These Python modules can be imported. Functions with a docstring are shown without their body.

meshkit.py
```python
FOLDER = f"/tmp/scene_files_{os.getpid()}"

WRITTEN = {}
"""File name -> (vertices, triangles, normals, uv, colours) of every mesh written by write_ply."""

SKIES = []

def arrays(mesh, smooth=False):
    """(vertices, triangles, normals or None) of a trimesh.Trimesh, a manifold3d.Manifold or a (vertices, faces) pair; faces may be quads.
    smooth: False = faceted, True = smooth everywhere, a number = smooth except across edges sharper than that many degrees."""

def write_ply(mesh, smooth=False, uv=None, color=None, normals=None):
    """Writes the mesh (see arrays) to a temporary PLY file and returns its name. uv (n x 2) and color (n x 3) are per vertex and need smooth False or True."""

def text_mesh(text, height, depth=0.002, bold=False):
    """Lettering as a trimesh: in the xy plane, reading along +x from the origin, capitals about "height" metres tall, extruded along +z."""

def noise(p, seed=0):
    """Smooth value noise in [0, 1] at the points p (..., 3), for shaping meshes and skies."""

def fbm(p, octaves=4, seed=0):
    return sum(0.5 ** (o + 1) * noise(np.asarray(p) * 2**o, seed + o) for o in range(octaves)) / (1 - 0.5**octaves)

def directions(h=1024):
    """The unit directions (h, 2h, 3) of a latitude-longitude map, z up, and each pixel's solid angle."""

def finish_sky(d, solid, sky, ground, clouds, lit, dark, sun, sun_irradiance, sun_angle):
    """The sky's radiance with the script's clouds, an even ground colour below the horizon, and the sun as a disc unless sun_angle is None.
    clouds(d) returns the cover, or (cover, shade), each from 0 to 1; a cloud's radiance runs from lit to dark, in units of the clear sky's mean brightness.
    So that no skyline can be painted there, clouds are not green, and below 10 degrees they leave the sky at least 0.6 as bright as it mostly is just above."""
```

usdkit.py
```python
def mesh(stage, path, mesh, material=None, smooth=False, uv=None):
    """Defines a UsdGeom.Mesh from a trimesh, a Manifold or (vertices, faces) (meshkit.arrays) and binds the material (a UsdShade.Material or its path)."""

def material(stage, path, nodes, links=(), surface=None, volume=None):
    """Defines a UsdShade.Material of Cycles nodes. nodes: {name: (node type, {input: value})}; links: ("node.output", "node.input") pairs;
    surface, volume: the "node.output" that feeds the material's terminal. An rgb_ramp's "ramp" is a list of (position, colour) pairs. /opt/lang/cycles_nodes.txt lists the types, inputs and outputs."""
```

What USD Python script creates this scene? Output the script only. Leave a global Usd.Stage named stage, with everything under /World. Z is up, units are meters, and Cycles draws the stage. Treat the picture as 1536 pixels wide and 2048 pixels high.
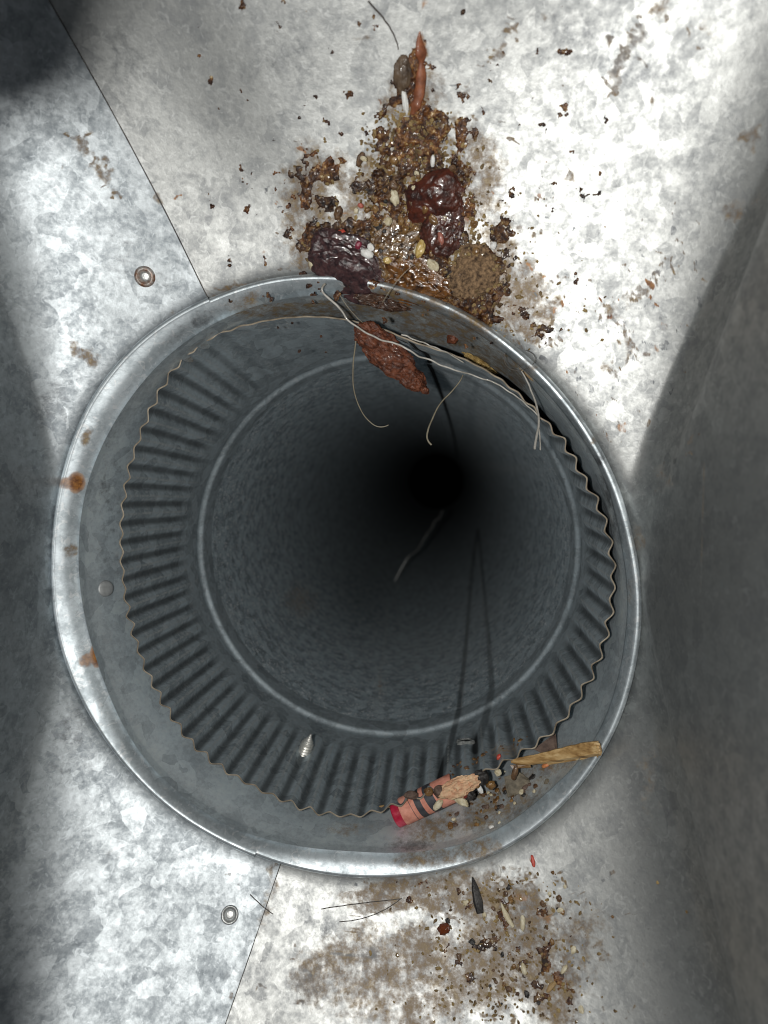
import math, random
import numpy as np, trimesh, usdkit
from meshkit import noise
import meshkit
from scipy.spatial import cKDTree
from pxr import Usd, UsdGeom, UsdLux, UsdShade, Gf, Sdf, Vt

def fbm(p, seed=0, octaves=4): return meshkit.fbm(p, octaves=octaves, seed=seed)
random.seed(7)
rng = np.random.default_rng(7)
stage = Usd.Stage.CreateInMemory()
UsdGeom.SetStageUpAxis(stage, "Z"); UsdGeom.SetStageMetersPerUnit(stage, 1.0)
UsdGeom.Xform.Define(stage, "/World")
CM = 0.01

# ------------------------------------------------------------------ camera (z = 0 is the plane of the round opening)
FPX, W, H = 1357.0, 1536.0, 2048.0           # focal length in photo pixels
CAMZ = 13.5                                   # cm above the opening
VP = np.array([890.0, 940.0])                 # where the pipe's axis vanishes in the photo
d = np.array([VP[0] - W / 2, -(VP[1] - H / 2), -FPX]); d /= np.linalg.norm(d)
a = np.array([0, 0, -1.0])
v = np.cross(d, a); c = d @ a
K = np.array([[0, -v[2], v[1]], [v[2], 0, -v[0]], [-v[1], v[0], 0]])
ROT = np.eye(3) + K + K @ K / (1 + c)         # camera axes -> world axes
def ray(px, py):
    q = np.array([np.asarray(px, float) - W / 2, -(np.asarray(py, float) - H / 2), np.full(np.shape(px), -FPX)])
    return np.moveaxis(np.tensordot(ROT, q, 1), 0, -1)
r0 = ray(702.0, 1147.0)                       # the opening's centre in the photo
CAM = np.array([-r0[0] / -r0[2] * CAMZ, -r0[1] / -r0[2] * CAMZ, CAMZ])
def at(px, py, z):                            # the point (cm) of height z under a photo pixel
    r = ray(px, py); t = (z - CAM[2]) / r[..., 2]
    return CAM + r * t[..., None]
def project(p):
    q = (np.asarray(p) - CAM) @ ROT
    return np.stack([W / 2 + FPX * q[..., 0] / -q[..., 2], H / 2 - FPX * q[..., 1] / -q[..., 2]], -1)

cam = UsdGeom.Camera.Define(stage, "/World/camera")
M = np.eye(4); M[:3, :3] = ROT.T; M[3, :3] = CAM * CM
cam.AddTransformOp().Set(Gf.Matrix4d(M.tolist()))
cam.CreateFocalLengthAttr(24.0); cam.CreateHorizontalApertureAttr(24.0 * W / FPX)
cam.CreateClippingRangeAttr(Gf.Vec2f(0.002, 100.0))
cam.CreateFStopAttr(18.0); cam.CreateFocusDistanceAttr(0.142)
cam.CreateExposureAttr(0.0)

# ------------------------------------------------------------------ light: weak open sky above the chute, and the phone's flash beside the lens
SUN_EL, SUN_ROT = 0.9, 2.6
dome = UsdLux.DomeLight.Define(stage, "/World/sky")
sky = usdkit.material(stage, "/World/Looks/sky_light", {
    "s": ("sky_texture", {"sky_type": "single_scattering", "sun_disc": False, "sun_elevation": SUN_EL, "sun_rotation": SUN_ROT}),
    "b": ("background_shader", {"strength": 0.006})}, [("s.color", "b.color")], surface="b.background")
UsdShade.MaterialBindingAPI.Apply(dome.GetPrim()).Bind(sky)
FLASH = CAM + ROT @ np.array([-1.7, 0.0, -0.1])
fl = UsdLux.SphereLight.Define(stage, "/World/flash")
fl.CreateRadiusAttr(0.0028); fl.CreateNormalizeAttr(True); fl.CreateIntensityAttr(0.156)
fl.CreateColorAttr(Gf.Vec3f(1.0, 0.985, 0.945))
fl.AddTranslateOp().Set(Gf.Vec3d(*(FLASH * CM)))

# ------------------------------------------------------------------ helpers
def smoothstep(x, a, b):
    t = np.clip((x - a) / (b - a), 0, 1); return t * t * (3 - 2 * t)
def gauss(x, s): return np.exp(-0.5 * (x / s) ** 2)
used = {}
def numbered(parent, name):
    k = (parent, name); n = used.get(k, 0); used[k] = n + 1
    return f"{parent}/{name}" if n == 0 else f"{parent}/{name}_{n:03d}"
def tag(p, label=None, cat=None, group=None, kind=None):
    p = p.GetPrim() if hasattr(p, "GetPrim") else p
    for k, val in (("label", label), ("category", cat), ("group", group), ("kind", kind)):
        if val: p.SetCustomDataByKey(k, val)
    return p
def thing(name, label, cat, loc=(0, 0, 0), group=None):
    x = UsdGeom.Xform.Define(stage, numbered("/World", name))
    x.AddTranslateOp().Set(Gf.Vec3d(*(np.asarray(loc, float) * CM)))
    BASE[str(x.GetPath())] = np.asarray(loc, float)
    return tag(x, label, cat, group)
BASE = {}
def grid_faces(n, m, wrap=False, flip=False):
    """n rows by m columns of points, row-major."""
    i, j = np.meshgrid(np.arange(n - 1), np.arange(m if wrap else m - 1), indexing="ij")
    k = (j + 1) % m
    q = np.stack([i * m + j, i * m + k, (i + 1) * m + k, (i + 1) * m + j], -1).reshape(-1, 4)
    return q[:, ::-1] if flip else q
def obj(name, mesh, mat, parent=None, label=None, cat=None, group=None, kind=None, smooth=True, attrs=None, normals=None):
    """One Mesh prim; the points are in cm in world space."""
    pp = str(parent.GetPath()) if parent is not None else "/World"
    base = BASE.get(pp, np.zeros(3))
    if hasattr(mesh, "to_mesh"):
        mm = mesh.to_mesh(); mesh = (np.array(mm.vert_properties[:, :3], float), np.array(mm.tri_verts))
    if not isinstance(mesh, (tuple, list)): mesh = (np.array(mesh.vertices), np.array(mesh.faces))
    vv = (np.asarray(mesh[0], float) - base) * CM
    m = usdkit.mesh(stage, numbered(pp, name), (vv, mesh[1]), mat, smooth=smooth)
    path = str(m.GetPath()); BASE[path] = base
    if attrs:
        for k, val in attrs.items():
            UsdGeom.PrimvarsAPI(m).CreatePrimvar(k, Sdf.ValueTypeNames.Color3fArray, "vertex").Set(Vt.Vec3fArray.FromNumpy(np.asarray(val, np.float32)))
    return tag(m, label, cat, group, kind)
def wrapdeg(x): return (np.asarray(x) + 180) % 360 - 180

# ------------------------------------------------------------------ materials
def galv(name, light, dark, metallic, rough, scale=1.0, bump=0.15, stains=True, spangle=0.35, blot=2.2, wear_shade=False, fleck=0.0, stretch=(1, 1, 1), **kw):
    n = {"geo": ("geometry", {}),
         "map": ("mapping", {"scale": tuple(s * 100 * scale for s in stretch)}),              # position in cm
         "warp": ("noise_texture", {"scale": 1.7, "detail": 3}),
         "wmix": ("mix_vector", {"fac": 0.3}),
         "vor": ("voronoi_texture", {"scale": 3.8, "feature": "f1"}),
         "vbw": ("rgb_to_bw", {}),
         "blot": ("noise_texture", {"scale": blot, "detail": 6, "roughness": 0.6}),
         "fine": ("noise_texture", {"scale": 9.0, "detail": 5, "roughness": 0.7}),
         "m1": ("mix_float", {"fac": spangle}), "m2": ("mix_float", {"fac": 0.42}),
         "ramp": ("rgb_ramp", {"ramp": [(0.32, dark), (0.44, tuple(0.45 * x + 0.55 * y for x, y in zip(light, dark))), (0.53, light), (0.68, tuple(min(1, 1.25 * x) for x in light))]}),
         "rr": ("map_range", {"from_min": 0.25, "from_max": 0.75, "to_min": rough + 0.12, "to_max": rough - 0.1}),
         "bmp": ("bump", {"strength": bump, "distance": 0.0004}),
         "fn": ("noise_texture", {"scale": 5.5, "detail": 2, "roughness": 0.5, "distortion": 1.6}), "ff": ("map_range", {"range_type": "smoothstep", "from_min": 0.58, "from_max": 0.67, "to_min": 0.0, "to_max": fleck, "clamp": True}), "fx": ("mix_color", {"b": tuple(min(0.85, (2.4 if wear_shade else 1.5) * x) for x in light)}),
         "p": ("principled_bsdf", {"metallic": metallic, "roughness": rough, **kw})}
    l = [("geo.position", "map.vector"), ("map.vector", "warp.vector"), ("map.vector", "wmix.a"), ("warp.color", "wmix.b"),
         ("wmix.result", "vor.vector"), ("vor.color", "vbw.color"), ("map.vector", "blot.vector"), ("map.vector", "fine.vector"),
         ("blot.fac", "m1.a"), ("vbw.val", "m1.b"), ("m1.result", "m2.a"), ("fine.fac", "m2.b"), ("m2.result", "ramp.fac"),
         ("m2.result", "rr.value"), ("fine.fac", "bmp.height"), ("bmp.normal", "p.normal"),
         ("map.vector", "fn.vector"), ("fn.fac", "ff.value"), ("ff.result", "fx.fac"), ("ramp.color", "fx.a")]
    if stains:
        # attribute "stain": r = brown food stain, g = rust, b = dark grey specks and grime; broken up by noise
        n |= {"st": ("attribute", {"attribute": "stain"}), "sep": ("separate_color", {}),
              "sn": ("noise_texture", {"scale": 7.0, "detail": 6, "roughness": 0.7}),
              "sn2": ("noise_texture", {"scale": 2.2, "detail": 5, "roughness": 0.65}),
              "bcol": ("rgb_ramp", {"ramp": [(0.1, (0.018, 0.009, 0.005)), (0.35, (0.065, 0.032, 0.012)), (0.55, (0.14, 0.080, 0.028)), (0.75, (0.24, 0.16, 0.062)), (0.95, (0.38, 0.30, 0.16))]}),
              "rcol": ("rgb_ramp", {"ramp": [(0.35, (0.09, 0.022, 0.006)), (0.6, (0.40, 0.17, 0.035))]}),
              "mm0": ("mix_float", {"fac": 0.5}), "mm": ("math", {"math_type": "multiply_add", "value2": 2.6, "value3": -0.8}), "bn": ("noise_texture", {"scale": 5.0, "detail": 6, "roughness": 0.75}), "bn2": ("math", {"math_type": "multiply_add", "value2": 2.0, "value3": -0.5})}
        l += [("st.color", "sep.color"), ("map.vector", "sn.vector"), ("map.vector", "sn2.vector"), ("sn.fac", "mm0.a"), ("sn2.fac", "mm0.b"), ("mm0.result", "mm.value1"), ("map.vector", "bn.vector"), ("bn.fac", "bn2.value1"), ("bn2.value", "bcol.fac"), ("sn.fac", "rcol.fac")]
        prev = "fx.result"
        if wear_shade:      # attribute "wear": r = rubbed, highlighted ridges, g = painted groove shade, wet runs, b = chalky smears, bead highlight
            n |= {"wa": ("attribute", {"attribute": "wear_shade"}), "wsep": ("separate_color", {}), "wn": ("noise_texture", {"scale": 12.0, "detail": 4, "roughness": 0.7}),
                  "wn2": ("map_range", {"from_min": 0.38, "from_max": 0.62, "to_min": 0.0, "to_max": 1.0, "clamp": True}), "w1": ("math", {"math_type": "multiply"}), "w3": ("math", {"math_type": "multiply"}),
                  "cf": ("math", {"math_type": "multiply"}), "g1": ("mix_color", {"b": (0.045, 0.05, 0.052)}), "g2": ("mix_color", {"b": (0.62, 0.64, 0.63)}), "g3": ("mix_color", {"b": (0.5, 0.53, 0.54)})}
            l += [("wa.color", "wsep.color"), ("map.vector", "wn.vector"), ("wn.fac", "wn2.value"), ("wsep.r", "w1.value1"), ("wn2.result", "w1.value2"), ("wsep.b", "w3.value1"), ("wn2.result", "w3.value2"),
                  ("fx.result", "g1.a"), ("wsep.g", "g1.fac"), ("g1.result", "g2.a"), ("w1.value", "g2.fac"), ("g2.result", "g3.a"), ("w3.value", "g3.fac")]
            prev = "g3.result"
        metal_prev = None
        for ch, col in (("r", "bcol.color"), ("g", "rcol.color"), ("b", None)):
            n |= {f"a_{ch}": ("math", {"math_type": "multiply_add", "value2": 2.4, "value3": -1.72}),
                  f"s_{ch}": ("math", {"math_type": "add"}), f"c_{ch}": ("map_range", {"range_type": "smoothstep", "from_min": -0.1, "from_max": 0.55, "to_min": 0.0, "to_max": 0.93, "clamp": True}),
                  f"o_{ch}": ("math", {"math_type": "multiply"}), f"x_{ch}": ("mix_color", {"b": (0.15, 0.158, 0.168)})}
            n["thin"] = ("map_range", {"from_min": 0.36, "from_max": 0.58, "to_min": 0.25, "to_max": 1.0, "clamp": True})
            if ch == "r": l.append(("bn.fac", "thin.value"))
            # amount = smoothstep(attr*1.6 - 1.27 + noise)
            l += [(f"sep.{ch}", f"a_{ch}.value1"), (f"a_{ch}.value", f"s_{ch}.value1"), ("mm.value", f"s_{ch}.value2"), (f"s_{ch}.value", f"c_{ch}.value"),
                  (f"c_{ch}.result", f"o_{ch}.value1"), ("thin.result" if ch != "g" else "sep.g", f"o_{ch}.value2"), (f"o_{ch}.value", f"x_{ch}.fac"), (prev, f"x_{ch}.a")]
            if col: l.append((col, f"x_{ch}.b"))
            prev = f"x_{ch}.result"
        n |= {"mx": ("math", {"math_type": "maximum"}), "met": ("mix_float", {"a": metallic, "b": 0.0}),
              "rmx": ("mix_float", {"b": 0.5})}
        l += [("o_r.value", "mx.value1"), ("o_g.value", "mx.value2"), ("mx.value", "met.fac"), ("met.result", "p.metallic"),
              (prev, "p.base_color"), ("mx.value", "rmx.fac"), ("rr.result", "rmx.a"), ("rmx.result", "p.roughness")]
    else:
        l += [("fx.result", "p.base_color"), ("rr.result", "p.roughness")]
    return usdkit.material(stage, f"/World/Looks/{name}", n, l, surface="p.BSDF")

def plain(name, col, rough=0.5, col2=None, scale=8.0, metallic=0.0, bump=0.0, coat=0.0, **kw):
    n = {"geo": ("geometry", {}), "map": ("mapping", {"scale": (100, 100, 100)}),
         "no": ("noise_texture", {"scale": scale, "detail": 5, "roughness": 0.65}),
         "ramp": ("rgb_ramp", {"ramp": [(0.35, col), (0.65, col2 or col)]}),
         "p": ("principled_bsdf", {"roughness": rough, "metallic": metallic, "coat_weight": coat, "coat_roughness": 0.08, **kw})}
    l = [("geo.position", "map.vector"), ("map.vector", "no.vector"), ("no.fac", "ramp.fac"), ("ramp.color", "p.base_color")]
    if bump:
        n["bmp"] = ("bump", {"strength": bump, "distance": 0.0005}); l += [("no.fac", "bmp.height"), ("bmp.normal", "p.normal")]
    return usdkit.material(stage, f"/World/Looks/{name}", n, l, surface="p.BSDF")

M_panel = galv("weathered_galvanised", (0.465, 0.474, 0.465), (0.28, 0.29, 0.296), 0.92, 0.475, spangle=0.26, blot=3.0, fleck=0.35, bump=0.10)
M_panel_blue = galv("bluish_galvanised", (0.475, 0.51, 0.53), (0.24, 0.268, 0.29), 0.92, 0.49, spangle=0.26, blot=2.4, fleck=0.35, bump=0.10)
M_lip = galv("rolled_galvanised", (0.58, 0.635, 0.665), (0.34, 0.385, 0.41), 0.72, 0.46, bump=0.08, spangle=0.3, blot=3.0, fleck=0.4)
M_sleeve = galv("sleeve_galvanised", (0.74, 0.81, 0.84), (0.42, 0.47, 0.50), 0.72, 0.50, bump=0.08, blot=1.2, fleck=0.2)
M_pipe = galv("pipe_galvanised", (0.40, 0.46, 0.495), (0.16, 0.195, 0.215), 0.9, 0.93, scale=1.8, spangle=0.4, bump=0.08, wear_shade=True, fleck=0.85, diffuse_roughness=1.0)
M_crimp = galv("crimped_galvanised", (0.50, 0.565, 0.60), (0.26, 0.30, 0.325), 0.88, 0.62, scale=1.0, spangle=0.45, bump=0.04, wear_shade=True, fleck=0.25, blot=2.0, diffuse_roughness=1.0)
M_edge = plain("cut_edge", (0.17, 0.135, 0.095), 0.6, (0.40, 0.34, 0.26), 3.0, metallic=0.3)
M_seamdirt = plain("seam_dirt", (0.03, 0.026, 0.022), 0.9, (0.16, 0.14, 0.12), 3.0)
M_black = plain("gap_dark", (0.006, 0.006, 0.006), 0.9)  # flat black standing in for the dark inside gap, hole and pipe end

# ------------------------------------------------------------------ traced rims (photo pixels, found once; they fix the real, slightly bent outlines)
def trace(pts, z, centre, smooth_deg=4):
    p = at(np.array([q[0] for q in pts], float), np.array([q[1] for q in pts], float), z)[:, :2] - centre
    th = np.degrees(np.arctan2(p[:, 1], p[:, 0])) % 360; r = np.hypot(p[:, 0], p[:, 1])
    o = np.argsort(th); th, r = th[o], r[o]
    t = np.arange(0, 360, 0.5); f = np.interp(t, np.r_[th[-1] - 360, th, th[0] + 360], np.r_[r[-1], r, r[0]])
    k = np.exp(-0.5 * (np.arange(-40, 41) * 0.5 / smooth_deg) ** 2); k /= k.sum()
    f = np.convolve(np.r_[f[-40:], f, f[:40]], k, "valid")
    return lambda q: np.interp(np.asarray(q) % 360, np.r_[t, 360], np.r_[f, f[0]])
OUT = [(108,1130),(120,1270),(165,1390),(240,1510),(350,1620),(470,1690),(600,1737),(700,1752),(800,1752),(900,1738),(1000,1703),(1080,1650),(1160,1570),(1230,1460),(1270,1330),(1282,1200),(1265,1080),(1230,960),(1170,850),(1090,750),(1010,680),(940,630),(850,590),(740,560),(640,550),(540,558),(440,590),(340,640),(250,715),(180,810),(135,930),(112,1050)]
INN = [(165,1150),(205,1330),(300,1520),(450,1640),(560,1678),(700,1693),(800,1698),(900,1688),(1000,1650),(1100,1570),(1150,1525),(1200,1450),(1243,1300),(1252,1180),(1237,1080),(1204,950),(1135,840),(1050,745),(950,665),(880,628),(780,598),(650,593),(560,602),(450,640),(350,705),(270,793),(215,882),(180,972)]
CRI = [(245,1050),(258,950),(290,850),(350,735),(420,675),(500,650),(630,635),(750,655),(830,690),(1000,760),(1075,830),(1130,890),(1165,960),(1200,1020),(1222,1110),(1222,1200),(1205,1290),(1165,1380),(1100,1465),(1030,1510),(960,1545),(900,1570),(820,1595),(760,1620),(690,1633),(600,1613),(530,1580),(460,1545),(390,1490),(330,1410),(290,1330),(262,1240),(248,1150)]
ZI, ZC = -0.26, -0.62
C0 = np.zeros(2)
r_out, r_inn = trace(OUT, 0.0, C0), trace(INN, ZI, C0)
PC = at(np.array(737.0), np.array(1137.0), ZC)[:2]              # the pipe's axis
r_cri = trace(CRI, ZC, PC, 3)

# ------------------------------------------------------------------ the hopper: a rectangular-to-round transition of galvanised sheet
QXL, QY, QH, QP, QPY = 6.9, 13.5, 8.0, 0.2, 0.08
def hopper_point(th, t):
    """th degrees, t from 0 at the lip to 1 at the rectangular rim."""
    c, s = np.cos(np.radians(th)), np.sin(np.radians(th))
    r = r_out(th)
    qxr = 7.3 + 1.2 * smoothstep(s, -0.1, 0.3) - 1.2 * gauss(s, 0.06)
    qx, qy = np.where(c > 0, qxr, QXL) * np.sign(c) * np.abs(c) ** QP, QY * np.sign(s) * np.abs(s) ** QPY
    x, y = r * c * (1 - t) + qx * t, r * s * (1 - t) + qy * t
    wc = 0.15 + np.where(s > 0, 0.60, 0.32) * smoothstep(np.abs(s), 0.03, 0.3)
    z = QH * t * (1 - wc + wc * t)
    dent = 0.05 * (fbm(np.stack([x * 0.35, y * 0.35, z * 0 + 3], -1), 2, 3) - 0.5) * np.minimum(1, t * 8)
    return np.stack([x, y, z + dent - 0.15 * np.exp(-t / 0.018)], -1)

def blob(uv, x, y, sx, sy=None, ang=0, p=2.0):
    """A soft elliptical mask on photo pixel positions of the points."""
    sy = sy or sx
    dx, dy = uv[:, 0] - x, uv[:, 1] - y
    ca, sa = math.cos(math.radians(ang)), math.sin(math.radians(ang))
    u, w = (dx * ca + dy * sa) / sx, (-dx * sa + dy * ca) / sy
    return np.exp(-0.5 * (u * u + w * w) ** (p / 2))
def stroke(uv, pts, w0, w1=None, p=2.0):
    """A soft mask along a polyline of photo pixels, width running from w0 to w1."""
    w1 = w1 or w0; out = np.zeros(len(uv)); pts = np.asarray(pts, float); m = len(pts) - 1
    for k in range(m):
        a, b = pts[k], pts[k + 1]; ab = b - a
        t = np.clip(((uv - a) @ ab) / (ab @ ab), 0, 1)
        dd = np.linalg.norm(uv - a - t[:, None] * ab, axis=1); w = w0 + (w1 - w0) * (k + t) / m
        out = np.maximum(out, np.exp(-0.5 * (dd / w) ** p))
    return out
def paint(uv, spec, warp=0.0):
    if warp:
        q = np.c_[uv / 26.0, np.zeros(len(uv))]; q2 = np.c_[uv / 9.0, np.ones(len(uv))]
        uv = uv + warp * np.stack([meshkit.noise(q, k) - 0.5 + 0.5 * (meshkit.noise(q2, k + 5) - 0.5) for k in (1, 2)], -1)
    out = np.zeros((len(uv), 3)); tree = cKDTree(uv)
    for ch, strength, args in spec:
        if isinstance(args[0], list): ids = slice(None); m = stroke(uv, *args)
        else:
            R = 3.2 * max(args[2], args[3] if len(args) > 3 and args[3] else args[2])
            ids = np.array(tree.query_ball_point(args[:2], R), int) if R < 300 else np.arange(len(uv))
            if not len(ids): continue
            m = blob(uv[ids], *args)
        out[ids, ch] = np.maximum(out[ids, ch], strength * m)
    return out
# stains on the sheet: (channel 0 brown, 1 rust, 2 grey grime), strength, (x, y, sx, sy, angle, power)
STAINS = [
 (0, .78, (810, 450, 190, 170, 0, 3)), (0, .76, (1010, 590, 110, 90, 20, 3)), (0, .74, (835, 250, 85, 130, 0, 3)), (0, .74, (620, 400, 70, 130, 0, 2)), (0, .74, (950, 350, 70, 120, 0, 2)),
 (0, .95, (830, 520, 130, 70, 0, 2)), (0, .95, (820, 430, 95, 80, 0, 2)), (0, .85, (830, 300, 60, 90, 0, 2)), (0, .72, (660, 360, 60, 55, 0, 2)),
 (0, .74, (620, 500, 60, 60, 0, 2)), (0, .72, (1040, 640, 70, 40, 40, 2)), (0, .8, (960, 560, 80, 60, 0, 2)), (0, .8, (940, 330, 40, 60, 0, 2)),
 (0, .66, (1000, 460, 60, 80, 0, 2)), (0, .9, (835, 150, 18, 80, 4, 2)), (0, .8, (805, 150, 14, 40, 0, 2)), (0, .7, (790, 220, 45, 60, 0, 2)),
 (0, .70, (1255, 690, 18, 26, 0, 2)), (0, .72, (1230, 620, 20, 26, -30, 2)), (0, .66, (1260, 600, 30, 10, 60, 2)), (0, .6, (1215, 740, 20, 30, 20, 2)),
 (0, .74, (1235, 140, 16, 42, 24, 2)), (0, .62, (1270, 85, 30, 50, 30, 2)), (0, .72, (1320, 20, 24, 40, 30, 2)), (0, .68, (1420, 50, 30, 26, 0, 2)), (0, .7, (1295, 205, 10, 14, 0, 2)),
 (0, .66, (1130, 355, 22, 14, 0, 2)), (0, .8, (1500, 270, 18, 30, 30, 2)), (0, .72, (1470, 420, 26, 30, 30, 2)), (0, .66, (1520, 395, 22, 22, 0, 2)),
 (0, .72, (1000, 110, 24, 20, -30, 2)), (0, .7, (937, 172, 8, 12, 0, 2)), (0, .62, (740, 80, 14, 14, 0, 2)), (0, .66, (1095, 35, 14, 14, 0, 2)),
 (0, .78, (165, 290, 22, 34, -30, 2)), (0, .74, (205, 345, 20, 30, -30, 2)), (0, .78, (322, 407, 11, 14, -30, 2)), (0, .66, (135, 330, 9, 9, 0, 2)), (0, .6, (235, 385, 10, 10, 0, 2)),
 (0, .70, (165, 705, 45, 22, 25, 3)), (0, .6, (340, 625, 14, 10, 0, 2)), (0, .64, (430, 600, 22, 14, 0, 2)), (0, .7, (465, 575, 60, 7, -14, 2)),
 (0, .58, (230, 1700, 22, 22, 0, 2)), (0, .62, (545, 1750, 16, 60, 10, 2)), (0, .60, (520, 1850, 16, 90, 12, 2)),
 # the wide dried spill below the opening
 (0, .80, (800, 1790, 130, 40, 0, 3)), (0, .84, (930, 1790, 130, 50, 0, 3)), (0, .86, (1030, 1830, 80, 80, 0, 3)), (0, .80, (980, 1930, 120, 100, 0, 3)),
 (0, .84, (1090, 1950, 70, 130, -25, 3)), (0, .82, (840, 1900, 42, 52, 0, 4)), (0, .80, (825, 2030, 30, 50, 5, 4)), (0, .70, (700, 1980, 60, 90, 10, 3)),
 (0, .66, (620, 1940, 60, 60, 0, 3)), (0, .72, (890, 1990, 40, 60, 0, 3)), (0, .84, (1070, 1840, 22, 30, 0, 2)), (0, .7, (730, 1720, 60, 30, 0, 2)),
 (0, .55, (1300, 1560, 30, 120, 0, 3)), (0, .62, (1330, 960, 30, 40, 0, 2)), (0, .64, (1280, 1060, 16, 40, 0, 2)),
 (0, .70, (800, 1950, 240, 120, 0, 4)), (0, .82, (1010, 1860, 90, 130, -15, 3)), (0, .62, (1150, 1900, 90, 130, 0, 3)), (2, .52, (640, 1980, 200, 90, 0, 3)), (2, .62, (660, 1860, 40, 30, 20, 3)), (2, .60, (1210, 90, 220, 100, 20, 3)),
 (0, .9, (1045, 645, 60, 24, 42, 2)), (0, .9, (1010, 610, 50, 26, 40, 2)), (0, .8, (1010, 500, 26, 80, 0, 2)), (0, .78, (600, 520, 36, 40, 0, 2)), (0, .74, (640, 340, 50, 40, 0, 2)),
 # rust
 (1, .85, (842, 95, 9, 45, 4, 2)), (1, .72, (848, 5, 10, 14, 0, 2)), (1, .62, (500, 568, 12, 8, 0, 2)), (1, .64, (525, 510, 7, 7, 0, 2)), (1, .6, (322, 668, 8, 6, 0, 2)),
 (1, .7, (1250, 847, 6, 6, 0, 3)), (1, .7, (1217, 870, 7, 6, 0, 3)), (1, .7, (1327, 657, 8, 6, 0, 3)), (1, .66, (1327, 668, 6, 5, 0, 3)), (1, .75, (1067, 1722, 5, 12, 0, 3)),
 (1, .62, (1310, 700, 10, 16, 0, 2)), (1, .62, (1040, 1790, 26, 18, 0, 2)), (1, .66, (1090, 1830, 20, 14, 0, 2)),
 # grime: the grey, dull areas of the sheet
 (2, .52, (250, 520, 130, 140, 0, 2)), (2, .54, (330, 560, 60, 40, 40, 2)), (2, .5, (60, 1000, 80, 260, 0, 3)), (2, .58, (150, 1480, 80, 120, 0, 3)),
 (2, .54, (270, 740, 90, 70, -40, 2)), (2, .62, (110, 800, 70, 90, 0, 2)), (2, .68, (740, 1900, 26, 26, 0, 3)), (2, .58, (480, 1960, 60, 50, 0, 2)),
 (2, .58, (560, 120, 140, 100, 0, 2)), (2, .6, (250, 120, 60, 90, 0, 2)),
]
sr = np.random.default_rng(11)
for _ in range(150):                                            # spatter of fine specks between the opening and the upper right
    x, y = sr.uniform(1060, 1420), sr.uniform(380, 950); s = sr.uniform(2.2, 5.0)
    STAINS.append((int(sr.choice([0, 2])), sr.uniform(.75, 1.0), (x, y, s, s * sr.uniform(.8, 1.3), 0, 3)))
for _ in range(130):
    x, y = sr.normal(830, 190), sr.normal(430, 130); s = sr.uniform(2.4, 6.5)
    STAINS.append((int(sr.choice([0, 0, 1, 2])), sr.uniform(.75, 1.0), (x, y, s, s * sr.uniform(.8, 1.5), sr.uniform(0, 180), 3)))
for _ in range(120):
    x, y = sr.uniform(450, 1300), sr.uniform(1740, 2048); s = sr.uniform(2.4, 7)
    STAINS.append((int(sr.choice([0, 2])), sr.uniform(.6, .8), (x, y, s, s * sr.uniform(.8, 1.5), sr.uniform(0, 180), 3)))

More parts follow.
